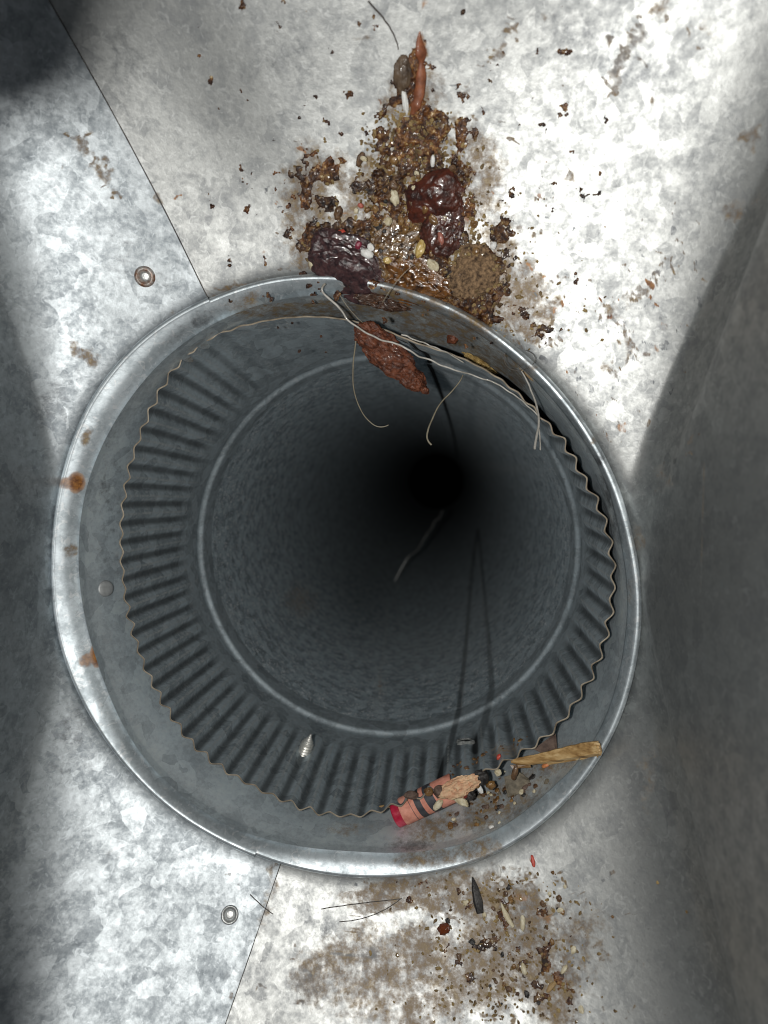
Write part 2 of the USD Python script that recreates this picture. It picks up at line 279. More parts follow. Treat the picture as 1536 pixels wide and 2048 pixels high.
for path, wd, cnt in (([(1205, 600), (1235, 640), (1255, 672), (1272, 690), (1250, 720), (1225, 750)], 9, 46), ([(1360, 470), (1320, 540), (1270, 590)], 7, 22), ([(1215, 185), (1235, 130), (1250, 100)], 7, 30), ([(1250, 100), (1290, 60), (1330, 0)], 22, 30), ([(965, 150), (1000, 105), (1035, 40)], 9, 22), ([(1400, 60), (1450, 20)], 20, 16), ([(140, 255), (185, 320), (225, 385)], 9, 34)):
    path = np.array(path, float)
    for _ in range(cnt):                                        # dirt caught in runs: clusters of specks
        k = sr.integers(len(path) - 1); q = path[k] + sr.random() * (path[k + 1] - path[k]) + sr.normal(0, wd, 2); s = sr.uniform(2.5, 7)
        STAINS.append((0, sr.uniform(.66, .95), (q[0], q[1], s, s * sr.uniform(.8, 1.8), sr.uniform(0, 180), 2)))
for _ in range(620):                                            # the fine brown spatter round the residue
    y = sr.uniform(200, 690); x = 830 + (0.35 * max(0, y - 520)) + sr.normal(0, 34 + 0.24 * (y - 200)); s = sr.uniform(1.8, 5.5)
    STAINS.append((int(sr.choice([0, 0, 0, 0, 1])), sr.uniform(.62, .98), (x, y, s, s * sr.uniform(.8, 1.9), sr.uniform(0, 180), 2)))
for _ in range(300):
    y = sr.uniform(1740, 2060); x = sr.normal(960 + .25 * (y - 1740), 110); s = sr.uniform(1.8, 6)
    STAINS.append((0, sr.uniform(.62, .95), (x, y, s, s * sr.uniform(.8, 1.9), sr.uniform(0, 180), 2)))
for _ in range(70):                                             # round dried droplets on the upper right of the sheet
    x = sr.uniform(1090, 1400); y = sr.uniform(560, 930)
    if x - 1090 > (930 - y) * 0.95 + 40: continue
    s = sr.choice([2.5, 3.0, 3.5, 5.0, 6.5], p=[.35, .3, .2, .1, .05]); STAINS.append((int(sr.choice([1, 2, 2])), 1.3, (x, y, s, s * sr.uniform(.85, 1.2), 0, 4)))
hopper = thing("sheet_metal_hopper", "grey galvanised sheet metal hopper with riveted seams narrowing to a round opening", "hopper")
SEAM1, SEAM2 = 117.5, 256.0
tt = np.r_[np.linspace(0, 0.03, 14), np.linspace(0.03, 0.5, 300)[1:], np.linspace(0.5, 1.0, 30)[1:]]
SHEET = []
def seam2(t): return SEAM2 + S2K * np.asarray(t)
TH = np.radians(np.linspace(-270, 450, 7201)); _t = 0.3
_p = hopper_point(np.degrees(TH), np.full(TH.shape, 0.3)); _q = hopper_point(np.degrees(TH), np.zeros(TH.shape))
_w = np.r_[0, np.cumsum(np.linalg.norm(np.diff(_p, axis=0), axis=1) * 1.0 + np.linalg.norm(np.diff(_q, axis=0), axis=1) * 0.5)]
def spaced(a0, a1, n):
    w = np.interp([a0, a1], np.degrees(TH), _w); return np.interp(np.linspace(*w, n), _w, np.degrees(TH))
def seam_at(px, py, th0):                        # where the lower seam leaves the picture
    g = np.stack(np.meshgrid(np.linspace(th0 - 14, th0 + 14, 113), np.linspace(0.05, 0.5, 120)), -1).reshape(-1, 2)
    e = np.hypot(*(project(hopper_point(g[:, 0], g[:, 1])) - [px, py]).T); return g[e.argmin()]
_g = seam_at(452, 2040, SEAM2); S2K = (_g[0] - SEAM2) / _g[1]
def panel(a0, a1, n, lift, lab, lower_first, mat):
    th = spaced(a0, a1, n); T, TT = np.meshgrid(tt, th, indexing="ij")
    f = (TT - a0) / (a1 - a0); TT = TT + S2K * T * ((1 - f) ** 6 if lower_first else f ** 6)
    P = hopper_point(TT.ravel(), T.ravel()); P[:, 2] += lift
    F = grid_faces(len(tt), n)
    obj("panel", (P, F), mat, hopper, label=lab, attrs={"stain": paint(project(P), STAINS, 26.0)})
    SHEET.append((P, F))
    return P.reshape(len(tt), n, 3)
PL = panel(SEAM1, SEAM2, 420, 0.055, "left panel lapped over its neighbour along both seams", False, M_panel_blue)
panel(SEAM2 - 360 - 0.8, SEAM1 + 0.8, 640, 0.0, "wide panel with the stains", True, M_panel)
# the turned edges of the lapped panel and the dirt caught along them
for e_, nb in ((PL[:, 0], PL[:, 1]), (PL[:, -1], PL[:, -2])):
    out_ = e_ - nb; out_ /= np.linalg.norm(out_, axis=1, keepdims=True)
    rows = np.stack([e_ + [0, 0, .001], e_ + out_ * 0.004 - [0, 0, .02], e_ + out_ * 0.006 - [0, 0, .07]])
    obj("panel_edge", (rows.reshape(-1, 3), grid_faces(3, len(e_))), M_panel, hopper, attrs={"stain": np.tile([0, 0, 1.0], (3 * len(e_), 1))})
    wv = 0.010 + 0.010 * fbm(e_ * 3, 5, 2)[:, None]
    rows = np.stack([e_ + out_ * 0.002 - [0, 0, .046], e_ + out_ * wv - [0, 0, .049]])
    obj("seam_dirt", (rows.reshape(-1, 3), grid_faces(2, len(e_))), M_seamdirt, hopper)

# lips: the edges of the panels rolled into the opening
LIP = [(0.07, -0.17), (0.045, -0.06), (0.012, 0.035), (-0.03, 0.085), (-0.055, 0.10), (-0.085, 0.095), (-0.115, 0.075), (None, -0.02), (None, -0.15), (None, ZI), (None, ZI - 0.06)]
LIPSTAIN = [(1, 1.15, (153, 965, 17, 20, 0, 4)), (1, .8, (132, 966, 20, 15, 0, 3)), (1, 1.1, (194, 1310, 13, 24, 0, 4)), (1, .78, (174, 1320, 20, 16, -30, 3)), (0, .72, (490, 600, 50, 20, -20, 2)),
            (0, .75, (140, 1100, 18, 16, 0, 3)), (0, .74, (175, 870, 12, 30, 20, 2)), (0, .9, (800, 600, 120, 30, 10, 2)), (0, .85, (940, 650, 70, 26, 35, 2)), (0, .85, (1050, 740, 26, 24, 40, 2)),
            (0, .74, (860, 1715, 90, 24, -5, 3)), (0, .78, (950, 1700, 60, 26, -15, 2)), (2, .7, (1195, 920, 20, 40, 60, 2)), (2, .6, (400, 640, 120, 30, -30, 2)), (0, .66, (1260, 1180, 14, 40, 0, 2)), (0, .6, (1190, 880, 14, 14, 0, 2))]
def lip(a0, a1, dr, dz, n):
    th = np.linspace(a0, a1, n); ro, ri = r_out(th), r_inn(th)
    rows = []
    for k, (o, z) in enumerate(LIP):
        if o is not None: r = ro + o
        else:
            f = {7: 0.4, 8: 0.75, 9: 1.0, 10: 1.0}[k]; r = (ro - 0.115) * (1 - f) + (ri - 0.0) * f + (0.02 if k == 10 else 0)
        rows.append(np.stack([(r + dr) * np.cos(np.radians(th)), (r + dr) * np.sin(np.radians(th)), np.full(n, z + dz)], -1))
    P = np.concatenate([x[None] for x in rows]); m = len(rows)
    # resample along the profile for smooth shading and stain detail
    from scipy.interpolate import CubicSpline, PchipInterpolator
    s = np.arange(m); q = np.linspace(0, m - 1, 60)
    P = PchipInterpolator(s, P, axis=0)(q).reshape(-1, 3)
    P[:, 2] += 0.01 * (fbm(P * 0.8, 4, 2) - 0.5)
    return P, grid_faces(60, n), paint(project(P), LIPSTAIN)
LIPS = []
for a0, a1, dr, dz, lab in ((SEAM1 - 0.4, 251.0, 0.004, 0.045, "left arc of the rolled lip, with two rust spots"), (250.6, 360.0 + SEAM1, -0.012, 0.0, "long arc of the rolled lip")):
    P, F, st = lip(a0, a1, dr, dz, int((a1 - a0) * 2.2))
    obj("rolled_lip", (P, F), M_lip, hopper, label=lab, attrs={"stain": st}); LIPS.append((P, F))

NTH, RP = 1440, 5.06
ph = np.linspace(0, 360, NTH, endpoint=False)
def crimp_amp(q):
    q = np.asarray(q) % 360
    a = np.interp(q, [0, 25, 38, 50, 60, 112, 124, 136, 200, 300, 330, 360], [.056, .055, .05, .028, .006, .004, .02, .050, .058, .050, .056, .056])
    return a
def crimp_wave(q):
    q = np.asarray(q, float)
    u = np.sin(np.radians(75 * q) - 9 * np.sin(np.radians(q)))
    return 0.55 * u + 0.45 * np.arcsin(0.96 * u) / 1.2870
def pipe_radius(q, s):
    q, s = np.broadcast_arrays(np.asarray(q, float), np.asarray(s, float))
    """q degrees round the axis, s cm below the mouth."""
    blend = smoothstep(s, 0.0, 3.2)
    r = r_cri(q) * (1 - blend) + RP * blend
    w = crimp_wave(q) * (0.55 + 0.9 * noise(np.stack([np.cos(np.radians(q)) * 9, np.sin(np.radians(q)) * 9, 0 * q], -1), 3)) + 0.45 * (noise(np.stack([np.cos(np.radians(q)) * 22, np.sin(np.radians(q)) * 22, s * 0.5], -1), 5) - 0.5)
    fade = 1 - smoothstep(s, 2.3, 3.25)
    r = r + crimp_amp(q) * w * fade
    r = r + 0.05 * gauss(s - 3.66, 0.07) - 0.075 * smoothstep(s, 3.72, 3.84) - 0.02 * (0.6 + 0.8 * noise(np.stack([np.cos(np.radians(q)) * 4, np.sin(np.radians(q)) * 4, 0 * q], -1), 9)) * gauss(s - 4.05, 0.22)     # the stop bead
    return r
# the sleeve below the lip, a narrowing collar that ends round the pipe
SLEEVESTAIN = [(0, .82, (1000, 1610, 130, 50, -25, 2)), (0, .8, (1090, 1530, 80, 40, -30, 2)), (0, .82, (860, 1660, 90, 34, -15, 2)), (0, .62, (700, 1660, 80, 24, 0, 2)), (0, .8, (640, 620, 260, 26, 0, 2)), (0, .9, (860, 640, 130, 50, 20, 2)),
               (0, .85, (1000, 730, 90, 40, 35, 2)), (0, .66, (400, 720, 120, 40, -40, 2)), (2, .55, (220, 1000, 40, 300, 0, 2)), (2, .66, (1220, 1000, 40, 300, 0, 2)), (1, .6, (905, 675, 12, 14, 0, 2)), (2, .7, (830, 1690, 60, 20, 0, 2))]
n = 720; th = np.linspace(0, 360, n, endpoint=False)
cs = np.stack([np.cos(np.radians(th)), np.sin(np.radians(th))], -1)
top_ = r_inn(th)[:, None] * cs

rows = []
def sleeve_floor(s): return PC + (pipe_radius(th, s) * 0 + r_cri(th) * (1 - smoothstep(s, 0, 3.2)) + RP * smoothstep(s, 0, 3.2) + 0.2)[:, None] * cs
for k, z in enumerate([ZI + 0.16, ZI + 0.08, ZI - 0.02, ZI - 0.05]): rows.append(np.c_[top_ - (0.02 + 0.008 * k) * cs, np.full(n, z)])
top_ = top_ - 0.045 * cs
ZB = -1.75
for k in range(1, 46):
    f = k / 45
    z = ZI - 0.05 + (ZB - ZI + 0.05) * f ** 0.9
    rows.append(np.c_[top_ * (1 - f) + sleeve_floor(ZC - ZB) * f, np.full(n, z)])
for z in (-2.2, -3.0, -6.0): rows.append(np.c_[sleeve_floor(ZC - z), np.full(n, z)])
P = np.concatenate(rows); P[:, 2] += 0.04 * (fbm(P * 0.5, 8, 2) - 0.5)
SLEEVE = (P, grid_faces(len(rows), n, wrap=True))
obj("sleeve", SLEEVE, M_sleeve, hopper, label="dull grey narrowing sleeve inside the rolled lip", attrs={"stain": paint(project(P), SLEEVESTAIN)})

# ------------------------------------------------------------------ the pipe
pipe = thing("round_duct_pipe", "dark grey round metal duct pipe with a crimped zigzag mouth", "duct pipe", (PC[0], PC[1], ZC))
def pipe_grid(ss, off=0.0):
    S, Q = np.meshgrid(ss, ph, indexing="ij"); R = pipe_radius(Q, S) + off
    c, s_ = np.cos(np.radians(Q)), np.sin(np.radians(Q))
    wob = 0.012 * np.sin(np.radians(Q * 5)) * gauss(S, 1.5)
    return np.stack([PC[0] + R * c, PC[1] + R * s_, ZC - S + wob], -1).reshape(-1, 3)
PIPESTAIN = [(0, .62, (600, 1200, 60, 60, 0, 2)), (0, .66, (1010, 1500, 40, 24, 0, 2)), (0, .62, (760, 1370, 8, 40, 0, 2)), (0, .56, (520, 650, 120, 20, 0, 2)), (0, .62, (820, 700, 120, 30, 20, 2))]
WET = [(0, .62, ([(955, 1060), (944, 1140), (932, 1290), (918, 1420), (900, 1490), (880, 1560)], 2.2, 6.5, 6)), (0, .5, ([(957, 1060), (968, 1180), (978, 1290), (984, 1380), (970, 1440), (950, 1500)], 2, 8, 6)), (0, .3, (720, 1190, 50, 60, 0, 2))]
SMEARS = [(0, .8, (960, 850, 8, 40, 10, 2)), (0, .8, (985, 830, 10, 50, 20, 2)), (0, .8, (1000, 935, 60, 8, 4, 2)), (0, .6, (940, 780, 60, 40, 0, 2)), (0, .8, ([(886, 1022), (858, 1062), (840, 1088), (806, 1132), (790, 1164)], 2.0, 3.0, 3)), (0, .6, ([(776, 1215), (770, 1290), (757, 1372), (752, 1420)], 3, 7, 3)), (0, .8, ([(950, 1090), (968, 1200), (975, 1285), (1003, 1340), (990, 1432)], 1.5, 1.5, 4)), (0, .7, ([(944, 1120), (936, 1290), (922, 1420)], 1.5, 1.5, 4)),
          (0, .5, (880, 1300, 120, 40, 0, 2)), (0, .6, (950, 1230, 40, 40, 0, 2)), (0, .6, (450, 1230, 12, 10, 0, 2)), (0, .5, (760, 1370, 10, 50, 0, 2))]
s1 = np.r_[np.linspace(0, 0.12, 4), np.linspace(0.12, 3.4, 70)[1:]]
s2 = np.linspace(3.4, 4.5, 40); s3 = np.r_[np.linspace(4.5, 20, 120), np.linspace(20, 110, 60)[1:]]
PIPES = []
for nm, ss, lab in (("crimped_end", s1, "ribbed crimped end"), ("stop_bead", s2, None), ("pipe_wall", s3, None)):
    P = pipe_grid(ss); F = grid_faces(len(ss), NTH, wrap=True)
    wet = paint(project(P), WET)[:, 0].reshape(len(ss), NTH)
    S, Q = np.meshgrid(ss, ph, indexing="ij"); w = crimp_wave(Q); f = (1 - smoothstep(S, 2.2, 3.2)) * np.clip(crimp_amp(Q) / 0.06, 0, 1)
    wear_shade = np.stack([np.clip((-w - 0.86) / 0.12, 0, 1) * f * 0.95, np.clip((w + 0.1) / 0.9, 0, 1) * f * 0.72 + wet, paint(project(P), SMEARS)[:, 0].reshape(S.shape) + 0.2 * gauss(S - 3.82, 0.10) * (0.3 + noise(np.stack([np.cos(np.radians(Q)) * 7, np.sin(np.radians(Q)) * 7, S], -1), 2))], -1).reshape(-1, 3)  # rib shading and the bead's pale highlight are painted into the colour
    obj(nm, (P, F), M_pipe if nm == "pipe_wall" else M_crimp, pipe, label=lab, attrs={"stain": paint(project(P), PIPESTAIN), "wear_shade": wear_shade}); PIPES.append((P, F))
so = np.linspace(0.0, 3.0, 30)
e0 = pipe_grid(np.array([0.0])); e1 = pipe_grid(np.array([0.0]), 0.035)
E = np.concatenate([e0 + [0, 0, .0], e0 * 0.5 + e1 * 0.5 + [0, 0, .01], e1])
obj("cut_edge", (E, grid_faces(3, NTH, wrap=True)), M_edge, pipe, label="thin tan zigzag cut edge of the mouth")
P = pipe_grid(so, 0.035); obj("outer_wall", (P, grid_faces(len(so), NTH, wrap=True)), M_pipe, pipe, attrs={"stain": np.zeros((len(P), 3)), "wear_shade": np.zeros((len(P), 3))})
capm = trimesh.creation.cylinder(RP + .1, 0.2, sections=64); capm.apply_translation([PC[0], PC[1], ZC - 110])
obj("end_cap", capm, M_black, pipe)
# ------------------------------------------------------------------ looking up the real surfaces under a photo pixel
def lookup(meshes):
    V = np.concatenate([m[0] for m in meshes])
    N = np.concatenate([trimesh.Trimesh(m[0], np.vstack([m[1][:, [0, 1, 2]], m[1][:, [0, 2, 3]]]), process=False).vertex_normals for m in meshes])
    toward = ((CAM - V) * N).sum(1) < 0; N[toward] *= -1
    tree = cKDTree(project(V))
    def f(px, py):
        dd, i = tree.query([px, py], k=4); w = 1 / (dd + 0.3); w /= w.sum()
        nn = (N[i] * w[:, None]).sum(0)
        return (V[i] * w[:, None]).sum(0), nn / np.linalg.norm(nn)
    return f
on_panel, on_lip, on_sleeve = lookup(SHEET), lookup(LIPS), lookup([(SLEEVE[0][:720 * 46], grid_faces(46, 720, wrap=True))])
on_pipe = lookup(PIPES[:2])
def frame(nrm, ang=0.0):
    """Axes (u, v, n) with u along the photo's x turned by ang degrees (counter-clockwise as seen)."""
    u = ROT[:, 0] - nrm * (ROT[:, 0] @ nrm); u /= np.linalg.norm(u); w = np.cross(nrm, u)
    ca, sa = math.cos(math.radians(ang)), math.sin(math.radians(ang))
    return np.stack([u * ca + w * sa, -u * sa + w * ca, nrm])
ICO = {k: trimesh.creation.icosphere(k) for k in (1, 2, 3, 4, 5)}
def lump(c, fr, rad, seed, amp=0.25, freq=1.6, sub=4, ridged=0.0, flat=0.35):
    """A displaced, flattened ellipsoid; rad = half sizes in cm along the frame's axes."""
    m = ICO[sub]; v = m.vertices.copy()
    dsp = 1 + amp * 2 * (fbm(v * freq + seed * 7.13, seed, 5) - 0.5) + (0.05 * (noise(v * freq * 4.5 + seed, seed) - 0.5) if sub > 3 else 0)
    if ridged: dsp = dsp - ridged * np.abs(fbm(v * freq * 2.1 + seed * 3.7, seed + 5, 3) - 0.5) * 2
    v = v * dsp[:, None] * np.asarray(rad)
    v[:, 2] = np.where(v[:, 2] < 0, v[:, 2] * flat, v[:, 2])
    return (np.asarray(c) + v @ fr, m.faces)
def spline(pts, n):
    from scipy.interpolate import CubicSpline
    pts = np.asarray(pts, float); s = np.r_[0, np.cumsum(np.linalg.norm(np.diff(pts, axis=0), axis=1))]
    return CubicSpline(s, pts, axis=0)(np.linspace(0, s[-1], n))
def tube(pts, rad, sides=6, squash=1.0, cap=True, twist=None):
    pts = np.asarray(pts, float); n = len(pts); rad = np.broadcast_to(np.asarray(rad, float), (n,))
    T = np.gradient(pts, axis=0); T /= np.linalg.norm(T, axis=1, keepdims=True)
    up = np.array([0.13, 0.31, 0.94]); rows = []
    for k in range(n):
        u = np.cross(T[k], up); u /= np.linalg.norm(u); w = np.cross(u, T[k])
        an = np.linspace(0, 2 * np.pi, sides, endpoint=False) + (0 if twist is None else twist[k])
        rows.append(pts[k] + rad[k] * (np.cos(an)[:, None] * u + squash * np.sin(an)[:, None] * w))
    V = np.concatenate(rows); F = grid_faces(n, sides, wrap=True); F = np.vstack([F[:, [0, 1, 2]], F[:, [0, 2, 3]]])
    if cap:
        V = np.vstack([V, pts[0], pts[-1]]); a, b = len(V) - 2, len(V) - 1
        j = np.arange(sides); k2 = (j + 1) % sides
        F = np.vstack([F, np.stack([np.full(sides, a), k2, j], 1), np.stack([np.full(sides, b), (n - 1) * sides + j, (n - 1) * sides + k2], 1)])
    return V, F
def lathe(profile, c, axis, n=28, ref=None):
    """profile: (radius, height along axis) pairs."""
    axis = np.asarray(axis, float) / np.linalg.norm(axis)
    u = np.cross(axis, [0.3, 0.5, 0.81] if ref is None else ref); u /= np.linalg.norm(u); w = np.cross(axis, u)
    an = np.linspace(0, 2 * np.pi, n, endpoint=False)
    V = np.concatenate([np.asarray(c) + axis * h + r * (np.cos(an)[:, None] * u + np.sin(an)[:, None] * w) for r, h in profile])
    return V, grid_faces(len(profile), n, wrap=True)
def dense(profile, k=6):
    from scipy.interpolate import PchipInterpolator
    p = np.asarray(profile, float); s = np.arange(len(p)); return PchipInterpolator(s, p, axis=0)(np.linspace(0, len(p) - 1, (len(p) - 1) * k + 1))
def join(ms):
    ms = [trimesh.Trimesh(m[0], m[1] if np.shape(m[1])[1] == 3 else np.vstack([np.asarray(m[1])[:, [0, 1, 2]], np.asarray(m[1])[:, [0, 2, 3]]]), process=False) for m in ms]
    return trimesh.util.concatenate(ms)
def shard(c, fr, outline, thick, seed=0, bump=0.0):
    """A thin broken flake: a polygon (cm, in the frame's u, v) with thickness and an uneven face."""
    p = np.asarray(outline, float); n = len(p); r = np.random.default_rng(seed)
    ctr = p.mean(0); ring2 = ctr + (p - ctr) * 0.72
    top = np.c_[p, thick * (0.6 + 0.4 * r.random(n))]; ins = np.c_[ring2, thick * (0.9 + 0.5 * r.random(n))]
    V = np.vstack([np.c_[p * 0.97 + ctr * 0.03, np.zeros(n)], top, ins, [[*ctr, thick * 1.2]]]); F = []
    for k in range(n):
        q = (k + 1) % n
        F += [[k, q, n + q], [k, n + q, n + k], [n + k, n + q, 2 * n + q], [n + k, 2 * n + q, 2 * n + k], [2 * n + k, 2 * n + q, 3 * n]]
    return np.asarray(c) + V @ fr, np.array(F)
PXCM = lambda p: 1357.0 / float((CAM - p) @ ROT[:, 2])          # photo pixels per cm at a point

# ------------------------------------------------------------------ hopper fittings
M_rivet = plain("rivet_zinc", (0.45, 0.46, 0.45), 0.38, (0.62, 0.63, 0.62), 14, metallic=0.85, bump=0.2)
M_rust = plain("rust", (0.10, 0.03, 0.012), 0.75, (0.36, 0.16, 0.06), 10, bump=0.3)
M_rusty_rivet = plain("rusty_rivet_zinc", (0.26, 0.11, 0.05), 0.5, (0.60, 0.58, 0.55), 9, metallic=0.6, bump=0.25)
for px, py, look, R, mat, mat2, lab in ((290, 553, on_panel, 0.20, M_rusty_rivet, M_rivet, "rust-ringed rivet beside the upper seam"), (459, 1829, on_panel, 0.175, M_rivet, M_rivet, "ring-shaped rivet beside the lower seam"),):
    p, nn = look(px, py)
    if lab.startswith("ring"): prof = [(R * 1.0, -0.03), (R, 0.03), (R * 0.86, 0.062), (R * 0.68, 0.05), (R * 0.55, 0.012), (R * 0.5, -0.02)]
    else: prof = [(R, -0.03), (R * 1.0, 0.03), (R * 0.9, 0.07), (R * 0.72, 0.085), (R * 0.58, 0.062), (R * 0.52, 0.04)]
    rv = obj("rivet", lathe(dense(prof), p, nn), mat, hopper, label=lab)
    core = [(R * 0.56, 0.0), (R * 0.53, 0.035), (R * 0.4, 0.055), (R * 0.2, 0.062), (0.001, 0.064)] if not lab.startswith("ring") else [(R * 0.52, -0.01), (R * 0.45, 0.012), (R * 0.25, 0.02), (0.001, 0.022)]
    obj("rivet_pin", lathe(dense(core), p, nn), mat2, rv)
p, nn = on_sleeve(210, 1177); nn = nn * 0.6 + (CAM - p) / np.linalg.norm(CAM - p) * 0.4; nn /= np.linalg.norm(nn)
obj("rivet", lathe(dense([(0.185, -0.08), (0.185, 0.0), (0.17, 0.05), (0.12, 0.066), (0.05, 0.07), (0.001, 0.07)]), p, nn), plain("dull_rivet", (0.30, 0.31, 0.31), 0.5, (0.42, 0.43, 0.43), 9, metallic=0.6), hopper, label="dull round rivet head on the sleeve")

# added plate outside the view at left, cut to shade the corner and edge
edge = [(330, -260), (265, -60), (235, 90), (190, 205), (100, 265), (-20, 285), (-60, 420), (-60, 1300), (-25, 1480), (48, 1640), (80, 1820), (92, 2048), (96, 2300)]
ZF = 10.4; inner = []
for px, py in edge:
    q, _ = on_panel(max(px, -150), min(max(py, -150), 2250)); t = (FLASH[2] - ZF) / (FLASH[2] - q[2])
    inner.append((FLASH + (q - FLASH) * t)[:2])
inner = np.array(inner)
from shapely.geometry import Polygon
outer = [(-7.9, inner[-1, 1] - 1.0), (-7.9, inner[0, 1] + 1.0)]
poly = Polygon([*map(tuple, inner), *outer]).buffer(0)
fm = trimesh.creation.extrude_polygon(poly if poly.geom_type == "Polygon" else max(poly.geoms, key=lambda g: g.area), 0.06, engine="earcut"); fm.apply_translation([0, 0, ZF])
obj("shade_plate", fm, M_panel, hopper, smooth=False, attrs={"stain": np.zeros((len(fm.vertices), 3))})

# ------------------------------------------------------------------ pipe fittings
def polar(deg, s, inset=0.0):
    r = float(pipe_radius(np.array(deg), np.array(s))) - inset
    return np.array([PC[0] + r * math.cos(math.radians(deg)), PC[1] + r * math.sin(math.radians(deg)), ZC - s])
# the lock seam: a lapped sheet edge and the open gap beside it
ss = np.r_[np.linspace(0.05, 6, 60), np.linspace(6, 90, 120)[1:]]
dd = 80.0 - 30 * np.clip(ss / 80, 0, 1) ** 0.75
rows = []
for off, w in ((-0.02, 0.0), (0.055, 0.0), (0.06, 0.03), (0.05, 0.35), (0.0, 0.42), (-0.02, 0.42)):
    rows.append(np.array([polar(q + math.degrees(w / RP), s, off) for q, s in zip(dd, ss)]))
obj("lock_seam", (np.concatenate(rows), grid_faces(len(rows), len(ss))), M_pipe, pipe, label="raised lengthwise lock seam", smooth=40)
rows = [np.array([polar(q - math.degrees(w / RP), s, off) for q, s in zip(dd, ss)]) for off, w in ((0.012, -0.01), (0.016, 0.06), (0.012, 0.13))]
obj("seam_gap", (np.concatenate(rows), grid_faces(3, len(ss))), M_black, pipe, label="black open gap along the lock seam")
# screw that pokes through the crimped wall
p, nn = on_pipe(608, 1506); inward = np.array([PC[0] - p[0], PC[1] - p[1], 0.35]); inward /= np.linalg.norm(inward)
inward = inward + 0.22 * ROT[:, 0] * 0 ; prof = []
for k in range(61):
    h = k / 60 * 0.56; base = 0.155 * (1 - smoothstep(h, 0.26, 0.57) * 0.85)
    prof.append((base * (1 + 0.16 * (2 * abs((h / 0.075) % 1 - 0.5) - 0.5)), h - 0.03))
prof.append((0.001, 0.535))
obj("screw", lathe(prof, p, inward, 24), plain("screw_zinc", (0.66, 0.64, 0.58), 0.4, (0.8, 0.79, 0.75), 12, metallic=0.7), pipe, label="pale threaded screw tip poking through the wall", smooth=50)
# small torn hole
p, nn = on_pipe(932, 1484); fr = frame(nn)
an = np.linspace(0, 2 * np.pi, 22, endpoint=False); rr = 0.125 * (1 + 0.35 * np.random.default_rng(5).normal(0, .6, 22).clip(-1, 1))
ringp = [np.c_[np.cos(an) * (rr + a_) * 1.2, np.sin(an) * (rr + a_) * 0.85, np.full(22, h)] for a_, h in ((0.06, -0.03), (0.035, 0.045), (0.0, 0.055), (-0.01, 0.0))]
obj("torn_hole", (p + np.concatenate(ringp) @ fr, grid_faces(4, 22, wrap=True)), plain("hole_rim", (.10, .105, .105), .6, (.26, .27, .26), 12), pipe, label="small torn hole with a raised ragged rim")
core = np.vstack([ringp[3] + [0, 0, 0.022], [[0, 0, 0.02]]])
obj("hole_gap", (p + core @ fr, np.array([[k, (k + 1) % 22, 22] for k in range(22)])), M_black, pipe)  # black disc painted for the dark inside the hole

# ------------------------------------------------------------------ food residue above the opening
M_res = usdkit.material(stage, "/World/Looks/sticky_residue", {
    "geo": ("geometry", {}), "map": ("mapping", {"scale": (100, 100, 100)}), "at": ("attribute", {"attribute": "tone"}),
    "no": ("noise_texture", {"scale": 9.0, "detail": 6, "roughness": 0.7}), "n2": ("noise_texture", {"scale": 3.0, "detail": 4, "roughness": 0.6}),
    "k": ("math", {"math_type": "multiply_add", "value2": 2.4, "value3": -0.72}),
    "ramp": ("rgb_ramp", {"ramp": [(0.15, (0.010, 0.005, 0.004)), (0.38, (0.042, 0.016, 0.008)), (0.56, (0.10, 0.042, 0.015)), (0.70, (0.17, 0.088, 0.03)), (0.84, (0.32, 0.22, 0.10)), (0.95, (0.62, 0.56, 0.42))]}),
    "mx": ("mix_color", {"blend_type": "multiply", "fac": 1.0, "use_clamp": False}), "rr": ("map_range", {"from_min": 0.4, "from_max": 0.62, "to_min": 0.2, "to_max": 0.75, "clamp": True}),
    "b": ("bump", {"strength": 0.5, "distance": 0.0006}), "p": ("principled_bsdf", {"coat_weight": 0.28, "coat_roughness": 0.12})},
    [("geo.position", "map.vector"), ("map.vector", "no.vector"), ("map.vector", "n2.vector"), ("no.fac", "k.value1"), ("k.value", "ramp.fac"), ("ramp.color", "mx.a"), ("at.color", "mx.b"),
     ("mx.result", "p.base_color"), ("n2.fac", "rr.value"), ("rr.result", "p.roughness"), ("no.fac", "b.height"), ("b.normal", "p.normal")], surface="p.BSDF")
from scipy.interpolate import LinearNDInterpolator
SH = np.concatenate([m[0][::3] for m in SHEET]); SHUV = project(SH)
